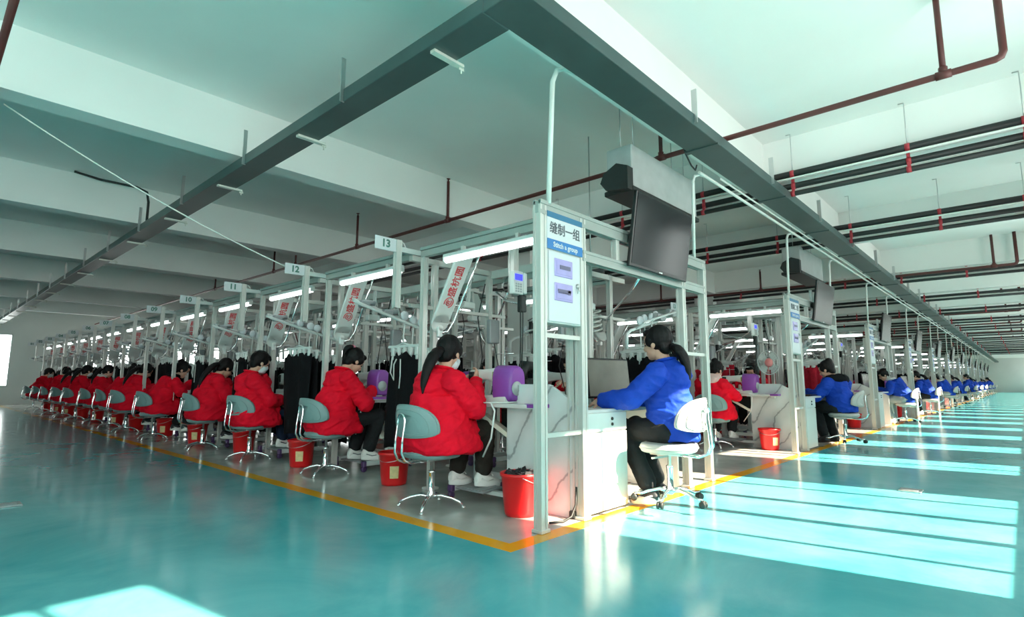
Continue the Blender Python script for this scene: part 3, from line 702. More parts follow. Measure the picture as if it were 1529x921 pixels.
def make_terminal(label):
    t = thing('station_terminal', label, 'terminal')
    b = MB(); b.box((0, 0, 0), (.115, .05, .19), None, .008, 2); b.box((.075, .0, .0), (.04, .07, .17), None, .006); b.build('case', 'white_plastic', t)
    s = MB(); s.box((-.002, -.027, .042), (.085, .006, .05)); s.build('screen', 'lcd_blue', t)
    k = MB()
    for i in range(4):
        for j in range(3): k.box((-.03+.028*j, -.027, -.012-.02*i), (.018, .006, .013), None, .002)
    k.build('keypad', 'button_grey', t)
    p = MB(); extr(p, (.03, .06, -.02), (.03, .06, .34), .06); p.build('mount_post', 'aluminium', t)
    c = MB(); c.tube([(.04, .0, -.09), (.05, 0, -.25), (.075, .02, -.45), (.10, .05, -.66), (.10, .06, -.80)], .006, 6); c.tube([(.06, .01, -.09), (.08, 0, -.22), (.10, .02, -.42), (.115, .05, -.80)], .005, 6); c.box((.09, .02, -.16), (.07, .05, .14), None, .008); c.build('cable', 'rubber_black', t)
    return proto(t)
CN = '一二三四五六七八九十'
def make_portal(i, label):
    """aluminium end frame of a sewing bay with its switch box and sign; origin on the floor at the outer post"""
    t = thing('bay_portal', label, 'bay portal')
    xs = (0, .46, 2.10, 2.585)
    for x in xs:
        p = MB(); extr(p, (x, 0, 0), (x, 0, 2.15), .066, .066); p.box((x, 0, .012), (.09, .09, .024), None, .004); p.build('post', 'aluminium', t)
    b = MB(); extr(b, (-.031, 0, 2.135), (2.616, 0, 2.135), .07, .10); b.build('beam', 'aluminium_dark', t)
    b = MB(); extr(b, (.46, 0, 1.875), (2.585, 0, 1.875), .07, .08); b.build('beam', 'aluminium_dark', t)
    for x in (.95, 1.45, 1.85): p = MB(); extr(p, (x, 0, 1.9), (x, 0, 2.1), .05, .05); p.build('strut', 'aluminium', t)
    for x0, x1, z in ((0, .46, 1.26), (0, .46, .60), (2.10, 2.585, 1.22), (2.10, 2.585, .70)): p = MB(); p.bar((x0, 0, z), (x1, 0, z), .035, .03); p.build('rung', 'aluminium', t)
    for x, y in ((.46, .075),): p = MB(); extr(p, (x, y, 0), (x, y, 2.12), .06); p.build('inner_post', 'aluminium', t)
    # switch box
    bx = MB(); bx.box((.235, .035, 1.615), (.41, .12, .54), None, .005); box = bx.build('switch_box', 'white_metal', t)
    d = MB(); d.box((.235, -.029, 1.60), (.36, .010, .49), None, .004); d.build('door', 'sign_white', box)
    for z in (1.735, 1.565):
        w = MB(); w.box((.215, -.036, z), (.205, .008, .125), None, .003); w.box((.215, -.0405, z), (.170, .004, .092)); wn = w.build('inspection_window', 'window_lilac', box)
    q = MB(); q.box((.225, -.044, 1.74), (.12, .004, .028)); q.box((.215, -.044, 1.575), (.15, .004, .018)); q.box((.27, -.044, 1.568), (.03, .004, .03))
    for k in range(9): q.box((.15+.014*k, -.0445, 1.560), (.009, .004, .010))
    q.build('breakers', 'breaker', box)
    l = MB(); l.lathe([(.017, 0), (.017, .010), (.008, .016)], (.378, -.034, 1.63), 14, R3(90, 0, 0)); l.tube([(.378, -.047, 1.63), (.372, -.050, 1.60), (.366, -.046, 1.575)], .004, 6); l.tube([(.378, -.047, 1.62), (.384, -.052, 1.592)], .003, 6); l.build('lock', 'steel', box)
    # sign
    s = MB(); s.box((.235, -.034, 1.985), (.405, .008, .265), None, .002); sg = s.build('sign', 'sign_white', t)
    b1 = MB(); b1.box((.235, -.0395, 2.096), (.405, .004, .040)); b1.build('band', 'sign_teal', sg)
    b2 = MB(); b2.box((.235, -.0395, 1.888), (.405, .004, .070)); b2.build('band', 'sign_blue', sg)
    F = Matrix(((1, 0, 0, 0), (0, 0, -1, 0), (0, 1, 0, 0), (0, 0, 0, 1)))
    w = MB(); w.text('缝制%s组' % CN[min(i, 9)], .088, Matrix.Translation((.235, -.0395, 2.000)) @ F, .001, bold=.0009); w.build('lettering', 'sign_dark', sg)
    w = MB(); w.text('Stitch %s group' % 'abcdefghijklm'[i], .050, Matrix.Translation((.235, -.0425, 1.888)) @ F, .001, bold=.0012); w.build('lettering', 'sign_white', sg)
    for ch in t.children: pass
    return register(t)
def make_tv(label):
    t = thing('television', label, 'television')
    rot = R3(8, 0, 0)      # leans out over the aisle at the top
    c = MB(); c.box((0, 0, .31), (1.02, .035, .625), None, .008, 2); c.box((0, .035, .28), (.7, .05, .40), None, .015); c.M = None
    for k, v in enumerate(c.v): c.v[k] = rot @ v
    c.build('casing', 'bezel', t)
    s = MB(); s.box((0, -.0185, .315), (.985, .004, .575)); s.v = [rot @ v for v in s.v]; s.build('screen', 'screen_dark', t)
    l = MB(); l.box((0, -.019, .012), (.06, .006, .012)); l.v = [rot @ v for v in l.v]; l.build('badge', 'steel', t)
    m = MB(); m.bar((-.25, .06, .02), (-.25, .075, .5), .04, .03); m.bar((.25, .06, .02), (.25, .075, .5), .04, .03); m.bar((-.3, .07, .10), (.3, .07, .10), .05, .04); m.build('wall_bracket', 'steel', t)
    return proto(t)
def make_desk(label):
    """leader's desk; origin on the floor at the pedestal's outer front corner, leader sits on the -y side"""
    t = thing('office_desk', label, 'desk')
    p = MB(); p.box((.275, .27, .37), (.545, .52, .70), None, .004); ped = p.build('pedestal', 'table_white', t)
    d = MB(); d.box((.275, .004, .655), (.53, .018, .135), None, .003); dr = d.build('drawer', 'white_plastic', t)
    k = MB()
    for z in (.675, .635): k.lathe([(.012, 0), (.012, .008), (.006, .012)], (.33, -.006, z), 12, R3(90, 0, 0))
    k.build('socket', 'rubber_black', dr)
    d = MB(); d.box((.275, .004, .30), (.53, .018, .555), None, .003); d.build('door', 'white_plastic', t)
    w = MB(); w.box((.72, .30, .735), (1.48, .60, .026), None, .004); w.build('desk_top', 'table_white', t)
    b = MB(); b.box((1.0, .585, .38), (.92, .02, .70)); b.build('back_panel', 'table_white', t)
    e = MB(); e.box((1.445, .30, .365), (.025, .56, .72), None, .003); e.build('side_panel', 'table_white', t)
    m = MB(); m.prism([(-.0, .0), (.72, .0), (.72, .93), (.30, .93), (.0, .77)], 'x', -.055, -.022); m.build('partition', 'marble_board', t)['label'] = 'grey-veined marble-look partition board'
    return proto(t)
def make_monitor(label):
    t = thing('monitor', label, 'monitor')
    c = MB(); c.box((0, 0, .235), (.55, .035, .34), R3(-6, 0, 0), .01, 2); c.box((0, .03, .23), (.30, .04, .2), R3(-6, 0, 0), .015); c.build('casing', 'bezel', t)
    s = MB(); s.box((0, -.0195, .236), (.52, .003, .305), R3(-6, 0, 0)); s.build('screen', 'monitor_screen', t)
    b = MB(); b.bar((0, .045, .012), (0, .03, .2), .06, .03); b.box((0, .03, .007), (.22, .17, .014), None, .006); b.build('stand', 'bezel', t)
    return proto(t)
def make_keyboard(label):
    t = thing('keyboard', label, 'keyboard')
    b = MB(); b.box((0, 0, .009), (.42, .135, .018), None, .005); b.build('case', 'bezel', t)
    k = MB()
    for r in range(5):
        for c_ in range(14): k.box((-.19+.0292*c_, -.048+.024*r, .020), (.022, .018, .007), None, .002)
    k.build('keys', 'rubber_black', t)
    return proto(t)
def make_fan(label):
    t = thing('desk_fan', label, 'fan')
    c = MB()
    for r in (.05, .10, .15, .185):
        for x in (-.04, .03): c.tube([(x+.02*(1-r/.2), r*math.cos(a), .48+r*math.sin(a)) for a in [2*PI*j/24 for j in range(25)]], .0035 if r < .18 else .008, 5, False)
    for j in range(24): a = 2*PI*j/24; c.tube([(-.055, .04*math.cos(a), .48+.04*math.sin(a)), (-.04, .185*math.cos(a), .48+.185*math.sin(a)), (.03, .185*math.cos(a), .48+.185*math.sin(a))], .002, 4, False)
    c.build('guard', 'white_plastic', t)
    b = MB()
    for k in range(4):
        a0 = 2*PI*k/4; vs = []
        for i in range(5):
            for j in range(5): r = .03+.14*i/4; a = a0+(.3+.9*j/4); vs.append((-.01+.025*(j/4-.5), r*math.cos(a), .48+r*math.sin(a)))
        b.add(vs, [(i*5+j, i*5+j+1, i*5+j+6, i*5+j+5) for i in range(4) for j in range(4)], True)
    b.build('blade', 'white_plastic', t)
    h = MB(); h.lathe([(.0, .02), (.06, .016), (.07, .0), (.05, -.02)], (-.058, 0, .48), 20, R3(0, -90, 0)); h.build('hub', 'pink_plastic', t)
    s = MB(); s.tube([(.05, 0, .48), (.06, 0, .28), (.04, 0, .02)], .016, 8); s.lathe([(.09, 0), (.09, .015), (.03, .03)], (.03, 0, 0), 20); s.tube([(.05, 0, .48), (.10, 0, .48)], .04, 10); s.build('stand', 'pink_plastic', t)
    return proto(t)
# ---------------------------------------------------------------- the building
XW, XE, YS, YN, ZC = -14.0, 75.0, -3.40, 27.0, 3.95
GP = 5.35                                                  # bay pitch
f = MB(); f.box(((XW+XE)/2, (YS+YN)/2, -.06), (XE-XW+.4, YN-YS+.4, .12)); struct(f, 'floor', 'epoxy_floor')
f = MB(); f.box(((XW+XE)/2, (YS+YN)/2, ZC+.08), (XE-XW+.4, YN-YS+.4, .16)); struct(f, 'ceiling', 'ceiling_paint')
n = 0
for k in range(7):
    y = .12+3.87*k; n += 1; b = MB(); b.box(((XW+XE)/2, y, (3.37+ZC)/2), (XE-XW, .26, ZC-3.37)); struct(b, 'trim_%d' % n, 'ceiling_paint')
for k in range(18):
    x = 4.83+3.87*k; n += 1; b = MB(); b.box((x, (YS+YN)/2, (3.40+ZC)/2), (.26, YN-YS, ZC-3.40)); struct(b, 'trim_%d' % n, 'ceiling_paint')
n = 0
for gx in range(9):
    for yy in (4.22, 11.95, 19.7):
        n += 1; c = MB(); x = 4.88+7.74*gx; c.box((x, yy, 1.7), (.25, .53, 3.4)); struct(c, 'column', 'wall_paint')
# south wall with the sunlit windows
wins = [(-13.3, -9.1, (.12, .3, .5, .7, .88)), (-8.5, -4.3, (.12, .3, .5, .7, .88)), (-3.63, -.78, (.17, .39, .62, .85)), (1.22, 4.07, (.17, .39, .62, .85))]  # first two unseen: one added, one widened, for more sun bounce at left
x = 5.70
while x < XE-1.2: wins.append((x, x+.95, (.42,))); x += 2.42
zs, zt = .975, 3.33; wy0, wy1 = YS-.12, YS
w = MB(); prev = XW-.2
for x0, x1, _ in wins: w.box(((prev+x0)/2, (wy0+wy1)/2, ZC/2), (x0-prev, .12, ZC)); prev = x1
w.box(((prev+XE+.2)/2, (wy0+wy1)/2, ZC/2), (XE+.2-prev, .12, ZC))
for x0, x1, _ in wins: w.box(((x0+x1)/2, (wy0+wy1)/2, zs/2), (x1-x0, .12, zs)); w.box(((x0+x1)/2, (wy0+wy1)/2, (zt+ZC)/2), (x1-x0, .12, ZC-zt))
struct(w, 'wall_south', 'wall_paint')
def window(i, p0, p1, z0, z1, bars, axis):
    """frame bars with one pane; axis x: lies along x at y = p0[1]"""
    fr = MB(); L = (Vector(p1)-Vector(p0)).length; d = (Vector(p1)-Vector(p0)).normalized()
    def at(u, z): return Vector(p0)+d*u+Vector((0, 0, z))
    th = .06
    for u, wd in [(.02, .04), (L-.02, .04)]+[(L*b, .10 if (len(bars) > 2 and b in bars[1:3]) else .045) for b in bars]: fr.bar(at(u, z0), at(u, z1), wd if axis == 'x' else th, th if axis == 'x' else wd, (0, 1, 0))
    for z in (z0+.02, z1-.02): fr.bar(at(0, z), at(L, z), th, .04)
    o = struct(fr, 'window_%d' % i, 'white_metal')
    g = MB(); g.bar(at(.02, (z0+z1)/2), at(L-.02, (z0+z1)/2), .006, z1-z0-.04); g.build('pane', 'window_glass', o)
for i, (x0, x1, bars) in enumerate(wins): window(i+1, (x0, YS-.06, 0), (x1, YS-.06, 0), zs, zt, bars, 'x')
# north wall
nw = [(-5.2, -3.2), (-1.55, .30), (2.6, 4.4), (6, 8), (10, 12), (14, 16), (18, 20)]
w = MB(); prev = XW-.2
for x0, x1 in nw: w.box(((prev+x0)/2, YN+.1, ZC/2), (x0-prev, .2, ZC)); prev = x1
w.box(((prev+XE+.2)/2, YN+.1, ZC/2), (XE+.2-prev, .2, ZC))
for x0, x1 in nw: w.box(((x0+x1)/2, YN+.1, .35), (x1-x0, .2, .70)); w.box(((x0+x1)/2, YN+.1, (2.75+ZC)/2), (x1-x0, .2, ZC-2.75))
struct(w, 'wall_north', 'wall_paint')
for i, (x0, x1) in enumerate(nw): window(len(wins)+1+i, (x0, YN+.05, 0), (x1, YN+.05, 0), .70, 2.75, (.5,), 'x')
ww = [(-2.9, -.4), (.3, 2.8)]  # unseen west windows, added to brighten the left foreground with skylight
w = MB(); prev = YS-.1
for y0, y1 in ww: w.box((XW-.1, (prev+y0)/2, ZC/2), (.2, y0-prev, ZC)); prev = y1; w.box((XW-.1, (y0+y1)/2, .45), (.2, y1-y0, .9)); w.box((XW-.1, (y0+y1)/2, (3.3+ZC)/2), (.2, y1-y0, ZC-3.3))
w.box((XW-.1, (prev+YN+.1)/2, ZC/2), (.2, YN+.1-prev, ZC)); struct(w, 'wall_west', 'wall_paint')
for i, (y0, y1) in enumerate(ww): window(len(wins)+len(nw)+1+i, (XW-.05, y0, 0), (XW-.05, y1, 0), .9, 3.3, (.5,), 'y')
w = MB(); w.box((XE+.1, (YS+YN)/2, ZC/2), (.2, YN-YS+.2, ZC)); struct(w, 'wall_east', 'wall_paint')

# ---------------------------------------------------------------- ceiling services
ORD = ['first', 'second', 'third', 'fourth', 'fifth', 'sixth', 'seventh', 'eighth', 'ninth', 'tenth', 'eleventh', 'twelfth', 'thirteenth', 'fourteenth', 'fifteenth', 'sixteenth']
def cable_tray(along, label):
    t = thing('cable_tray', label, 'cable tray')
    b = MB(); L0, L1 = (-.048, 26.9) if along == 'y' else (-.31, 74.9)
    if along == 'y': b.box((-.195, (L0+L1)/2, 3.155), (.23, L1-L0, .105), None, .004)
    else: b.box(((L0+L1)/2, -.195, 3.155), (L1-L0, .29, .105), None, .004)
    b.build('trough', 'tray_paint', t)
    u = .456; k = 0
    while u < (26 if along == 'y' else 60):
        if along == 'y':
            s = MB(); s.bar((-.275, u, 3.092), (-.015, u, 3.092), .045, .020); s.bar((-.02, u, 3.09), (-.02, u, 3.065), .04, .006, (0, 1, 0)); s.tube([(-.022, u, 3.04), (-.022, u, 3.09)], .006, 6); s.build('crossbar', 'crossbar', t)
            s = MB(); s.bar((-.316, u+1.05, 3.10), (-.316, u+1.05, 3.46), .035, .012, (0, 1, 0)); s.build('hanger_strap', 'steel', t)
        elif u > 1:
            s = MB(); s.bar((u, -.345, 3.100), (u, -.03, 3.100), .06, .018); s.build('crossbar', 'tray_paint', t)
            s = MB(); s.bar((u-.5, -.345, 3.12), (u-.5, -.345, 3.42), .045, .012, (1, 0, 0)); s.build('hanger_strap', 'steel', t)
        u += 1.86 if along == 'y' else 1.95
        k += 1
    return t
cable_tray('y', 'dark green cable tray with pale crossbars running above the red-coated row')
cable_tray('x', 'wide dark grey-green cable tray running above the right-hand aisle edge')
def fire_pipe(x, y0, y1, risers, elbow, label, z=3.30, r=.026, grp=None):
    t = thing('sprinkler_pipe', label, 'pipe', group=grp)
    p = MB(); pts = [(x, y1, z), (x, y0+.05, z)]
    if elbow: pts += [(x, y0+.015, z+.012), (x, y0, z+.05), (x, y0, ZC)]
    p.tube(pts, r, 10); p.build('main', 'pipe_red', t)
    for y, h in risers:
        q = MB(); q.tube([(x, y, z), (x, y, z+h)], r*.8, 8); q.tube([(x, y-.05, z), (x, y+.05, z)], r*1.25, 10); q.tube([(x, y, z+.02), (x, y, z+.06)], r*1.15, 8)
        if h < ZC-z-.01: q.lathe([(.010, 0), (.010, .03), (.03, .035), (.03, .04)], (x, y, z+h), 10)
        q.build('riser', 'pipe_red', t)
    return t
fire_pipe(2.78, -2.30, 26.5, [(-1.95, ZC-3.3), (.42, .40), (3.9-.05, .60), (6.3, .58), (8.6, .35), (9.6, .55), (13, .55)], True, 'nearest dark red sprinkler pipe crossing over bay one and the right aisle')
fire_pipe(-2.17, 1.2, 26.5, [(8.2, .6)], False, 'dark red pipe at the upper left corner above the left aisle', r=.024)
for j, x in enumerate((12.3, 17.2, 21.9, 26.7, 31.5, 36.3)):
    fire_pipe(x, -2.3, 20, [(-1.95, ZC-3.3), (2.6, .5), (5.4, .5), (8.2, .5)], True, 'dark sprinkler pipe over the right aisle, %s beyond the nearest one' % ORD[j], r=.030)
rnd = random.Random(11)
def pipe_bundle(x, label):
    t = thing('pipe_bundle', label, 'pipes')
    for z, dx, r, m in ((3.44, .0, .042, 'rubber_black'), (3.30, .03, .036, 'rubber_black'), (3.19, -.02, .030, 'rubber_black'), (3.37, -.06, .012, 'white_pipe'), (3.245, .06, .018, 'white_pipe')):
        p = MB(); p.tube([(x+dx, -3.35, z), (x+dx, 0, z), (x+dx, 9.0, z)], r, 10); p.build('pipe' if m == 'white_pipe' else 'insulated_pipe', m, t)
    for y in (-2.42, -1.5, -.36, .75, 2.0, 3.2, 5.0):
        c = MB()
        for z, dx, r in ((3.44, 0, .047), (3.30, .03, .041), (3.19, -.02, .035)): c.tube([(x+dx, y-.022, z), (x+dx, y+.022, z)], r, 12)
        c.box((x, y, 3.37), (.03, .03, .08)); c.box((x, y, 3.245), (.03, .03, .06)); c.build('clamp', 'clamp_red', t)
        q = MB(); q.tube([(x, y, 3.45), (x, y, ZC-.01), (x-.0, y+.05, ZC-.008)], .006, 6); q.build('hanger_rod', 'steel', t)
    return t
bx = [4.6, 7.63]+[12.55+3.87*k for k in range(12)]
for j, x in enumerate(bx): pipe_bundle(x, 'bundle of black insulated pipes in red clamps, %s from the camera' % ORD[j])
# fan coil unit above the first television
t = thing('air_conditioner', 'grey ceiling air conditioner with a black duct end above the nearest television', 'air conditioner')
b = MB(); b.box((2.75, .49, 2.99), (1.40, .28, .42), None, .01); b.build('casing', 'ac_grey', t)
b = MB(); b.prism([(.34, 2.73), (.34, 2.95), (.46, 3.0), (.60, 2.93), (.64, 2.84), (.58, 2.76)], 'x', 1.95, 2.05); b.build('duct_end', 'rubber_black', t)
b = MB(); b.box((2.75, .49, 2.755), (1.44, .32, .05), None, .008); b.build('base_panel', 'rubber_black', t)
for x in (2.2, 3.3):
    for y in (.42, .56): b = MB(); b.tube([(x, y, 3.2), (x, y, ZC)], .006, 6); b.build('hanger_rod', 'steel', t)
b = MB(); b.tube([(2.42, .02, 3.26), (2.46, -.0, 3.12), (2.53, -.02, 3.02), (2.62, -.02, 3.0), (2.70, -.0, 3.08)], .008, 6); b.build('cable', 'rubber_black', t)
# second one over bay two
t2 = thing('air_conditioner', 'grey ceiling air conditioner with black duct end, over the second bay', 'air conditioner')
b = MB(); b.box((2.75+GP, .49, 2.99), (1.40, .28, .42), None, .01); b.build('casing', 'ac_grey', t2)
b = MB(); b.prism([(.34, 2.73), (.34, 2.95), (.46, 3.0), (.60, 2.93), (.64, 2.84), (.58, 2.76)], 'x', 1.95+GP, 2.05+GP); b.build('duct_end', 'rubber_black', t2)
b = MB(); b.box((2.75+GP, .49, 2.755), (1.44, .32, .05), None, .008); b.build('base_panel', 'rubber_black', t2)
for x in (2.2+GP, 3.3+GP): b = MB(); b.tube([(x, .49, 3.2), (x, .49, ZC)], .006, 6); b.build('hanger_rod', 'steel', t2)
# conduit along the tray with drops to each bay frame
t = thing('conduit', 'white conduit strip running along the right-hand tray with drops to the bay frames', 'conduit')
b = MB(); b.tube([(2.80, .02, 3.04), (74, .02, 3.04)], .016, 8); b.tube([(3.2, -.03, 3.075), (74, -.03, 3.075)], .010, 6); b.build('strip', 'white_pipe', t)
for g in range(12):
    for u in (.50, 2.82):
        if g == 0 and u < 1: continue
        x = GP*g+u; b = MB(); b.tube([(x+.12, .02, 3.04), (x+.05, .05, 3.045), (x+.012, .085, 3.03), (x, .10, 2.97), (x, .12, 2.17)], .016, 8); b.build('drop', 'white_pipe', t)
b = MB(); b.tube([(.68, -.02, 3.16), (.60, .04, 3.19), (.56, .08, 3.17), (.535, .10, 3.08), (.50, .115, 2.17)], .019, 10); tag(b.build('conduit', 'white_pipe'), 'white bent conduit dropping from the tray to the nearest bay sign', 'conduit')
b = MB(); pts = []
A_, B_ = Vector((-2.05, 4.20, 3.36)), Vector((.42, 3.62, 2.15))
for j in range(15): u = j/14; q = lerp(A_, B_, u); pts.append(q-Vector((0, 0, .16*4*u*(1-u)*.5)))
b.tube(pts, .007, 6); tag(b.build('cable', 'white_pipe'), 'thin white cable sagging from the ceiling beam to plate 12', 'cable')
b = MB(); b.tube([(-1.05, 7.6, 3.93), (-.75, 7.55, 3.88), (-.32, 7.4, 3.84), (-.20, 7.34, 3.78), (-.18, 7.3, 3.62), (-.18, 7.3, 3.2)], .018, 8); tag(b.build('cable', 'rubber_black'), 'black cable bending down from the ceiling into the left tray', 'cable')

# ---------------------------------------------------------------- prototypes
P_stool = make_stool('stool_vinyl', False, 'grey stool'); P_wstool = make_stool('stool_white', True, 'white stool')
P_bucket = make_bucket(False, False, 'bucket'); P_bucket_s = make_bucket(True, False, 'bucket'); P_bucket_f = make_bucket(False, True, 'bucket')
P_table = make_table(.74, 'table'); P_tableL = make_table(1.0, 'table'); P_mach = make_machine('machine')
P_lamp = make_lamp('lamp'); P_rail = make_rail(1.50, 'rail'); P_arm = make_conveyor_arm(True, 'arm'); P_arm0 = make_conveyor_arm(False, 'arm'); P_hang = make_hang_rail('rail')
P_gar = [make_garment(k, 'garment') for k in range(3)]; P_rgar = [make_garment(k+5, 'garment', 'red_knit') for k in range(2)]; P_frame = make_frame_unit('frame'); P_term = make_terminal('terminal')
P_tv = make_tv('tv'); P_desk = make_desk('desk'); P_mon = make_monitor('monitor'); P_key = make_keyboard('keyboard'); P_fan = make_fan('fan')
red = dict(coat='red_cloth')
P_r = [
 make_person('person', 'p', hair='low_pony', mask=True, trousers='brown_trousers', head=(.16, 0, 1.175), hpitch=16, hyaw=16, seed=1, bulk=1.10, hands=((.36, .08, .93), (.37, -.09, .96)), hand_dir=((.7, -.3, .5), (.6, .3, .7)), **red),
 make_person('person', 'p', hair='high_pony', trousers='dark_trousers', drape=.40, lean=.16, head=(.29, 0, 1.165), hpitch=36, seed=2, hands=((.46, .10, .86), (.47, -.09, .86)), elbows=((.28, .27, .72), (.28, -.27, .71)), knees=((.52, .11, .56), (.55, -.11, .57)), ankles=((.40, .10, .228), (.46, -.09, .228)), shoes=('shoe_white', 'sole', 'mesh_grey'), **red),
 make_person('person', 'p', hair='short', mask=True, trousers='navy_jeans', lean=.02, head=(.07, 0, 1.175), hpitch=22, seed=3, bulk=1.08, hands=((.36, .05, .72), (.37, -.10, .71)), elbows=((.10, .27, .74), (.10, -.26, .72)), hand_dir=((.9, -.2, -.1), (.9, .2, -.1)), knees=((.42, .10, .53), (.44, -.10, .53)), ankles=((.46, .10, .228), (.52, -.09, .228)), shoes=('shoe_white', 'sole', 'shoe_dark'), hipx=-.03, cuff='white_fleece', **red),
 make_person('person', 'p', hair='low_pony', trousers='dark_trousers', lean=.12, head=(.25, .02, 1.13), hpitch=34, hyaw=10, seed=4, bulk=1.12, hands=((.42, .10, .85), (.42, -.10, .86)), shoes=('shoe_dark', 'sole', 'shoe_white'), **red),
 make_person('person', 'p', hair='bun', trousers='dark_trousers', lean=.20, head=(.35, -.02, 1.13), hpitch=30, hyaw=-12, seed=5, hands=((.50, .10, .90), (.48, -.10, .92)), elbows=((.30, .27, .76), (.28, -.27, .76)), shoes=('shoe_dark', 'sole', 'shoe_white'), collar='black_cloth', **red),
 make_person('person', 'p', hair='low_pony', trousers='dark_trousers', lean=.10, head=(.20, 0, 1.15), hpitch=28, seed=6, hands=((.40, .10, .86), (.40, -.10, .86)), collar='white_fleece', **red),
]
P_pink = make_person('person', 'p', hair='bun', trousers='dark_trousers', lean=.08, head=(.17, 0, 1.13), hpitch=30, hyaw=-15, seed=8, hands=((.38, .10, .84), (.40, -.10, .84)), hood='pink_fleece', collar='pink_fleece', **red)
blue = dict(coat='blue_cloth', coat_len='short', hipz=.56)
P_b = [
 make_person('person', 'p', hair='long_pony', trousers='dark_trousers', lean=.04, head=(.10, .01, 1.255), hpitch=8, hyaw=6, seed=11, hands=((.36, .40, .80), (.42, -.02, .79)), elbows=((.12, .34, .83), (.18, -.26, .80)), hand_dir=((.9, -.1, -.12), (.9, .1, -.12)), curl=.35, knees=((.40, .09, .58), (.41, -.10, .58)), ankles=((.13, .13, .150), (.22, -.11, .150)), shoes=('shoe_dark', 'sole', 'shoe_white'), **blue),
 make_person('person', 'p', hair='bun', trousers='dark_trousers', lean=.08, head=(.20, .02, 1.15), hpitch=24, hyaw=20, seed=12, hands=((.42, .22, .80), (.42, -.10, .79)), knees=((.40, .10, .58), (.40, -.11, .58)), ankles=((.24, .12, .150), (.26, -.11, .150)), hood='black_cloth', bulk=1.08, shoes=('shoe_dark', 'shoe_dark', 'shoe_dark'), **blue),
 make_person('person', 'p', hair='short', trousers='mesh_grey', lean=.16, head=(.33, .04, 1.13), hpitch=28, hyaw=18, seed=13, hands=((.46, .16, .80), (.46, -.10, .79)), knees=((.40, .10, .58), (.40, -.11, .58)), ankles=((.24, .12, .150), (.26, -.11, .150)), collar='white_fleece', **blue),
 make_person('person', 'p', hair='low_pony', trousers='dark_trousers', lean=.12, head=(.28, .02, 1.15), hpitch=22, hyaw=10, seed=14, hands=((.44, .16, .80), (.44, -.10, .79)), knees=((.40, .10, .58), (.40, -.11, .58)), ankles=((.24, .12, .150), (.26, -.11, .150)), **blue),
]
def put(P, loc, rz, label, cat, near, group=None):
    if near: o = dup(P, loc, rz, label, group); o['category'] = cat; return o
    return far(P, loc, rz, label, cat, group)

# ---------------------------------------------------------------- sewing stations
PY = lambda i: 1.75+1.655*i
XC = 1.73
CH = [(.42, 1.22), (.63, 3.20), (.53, 4.85), (.517, 6.40), (.443, 8.42), (.46, 10.2), (.50, 11.6), (.52, 13.2), (.46, 14.8), (.46, 16.4), (.46, 18.1), (.48, 19.8), (.46, 21.4)]
BAYS = ['nearest bay', 'second bay', 'third bay', 'fourth bay', 'fifth bay', 'sixth bay', 'seventh bay', 'eighth bay', 'ninth bay', 'tenth bay', 'eleventh bay', 'twelfth bay']
NTH = ['nearest']+ORD[1:12]+['farthest']
SEQ_A = [0, 1, 2, 3, 4, 3, 4, 5, 0, 3, 1, 2, 4]
WHO = ['ponytailed person in red coat and mask', 'person in red coat with pink hair tie', 'short-haired person in red coat and mask', 'person in red coat, head lowered', 'person in red coat with hair bun', 'person in red coat with white collar']
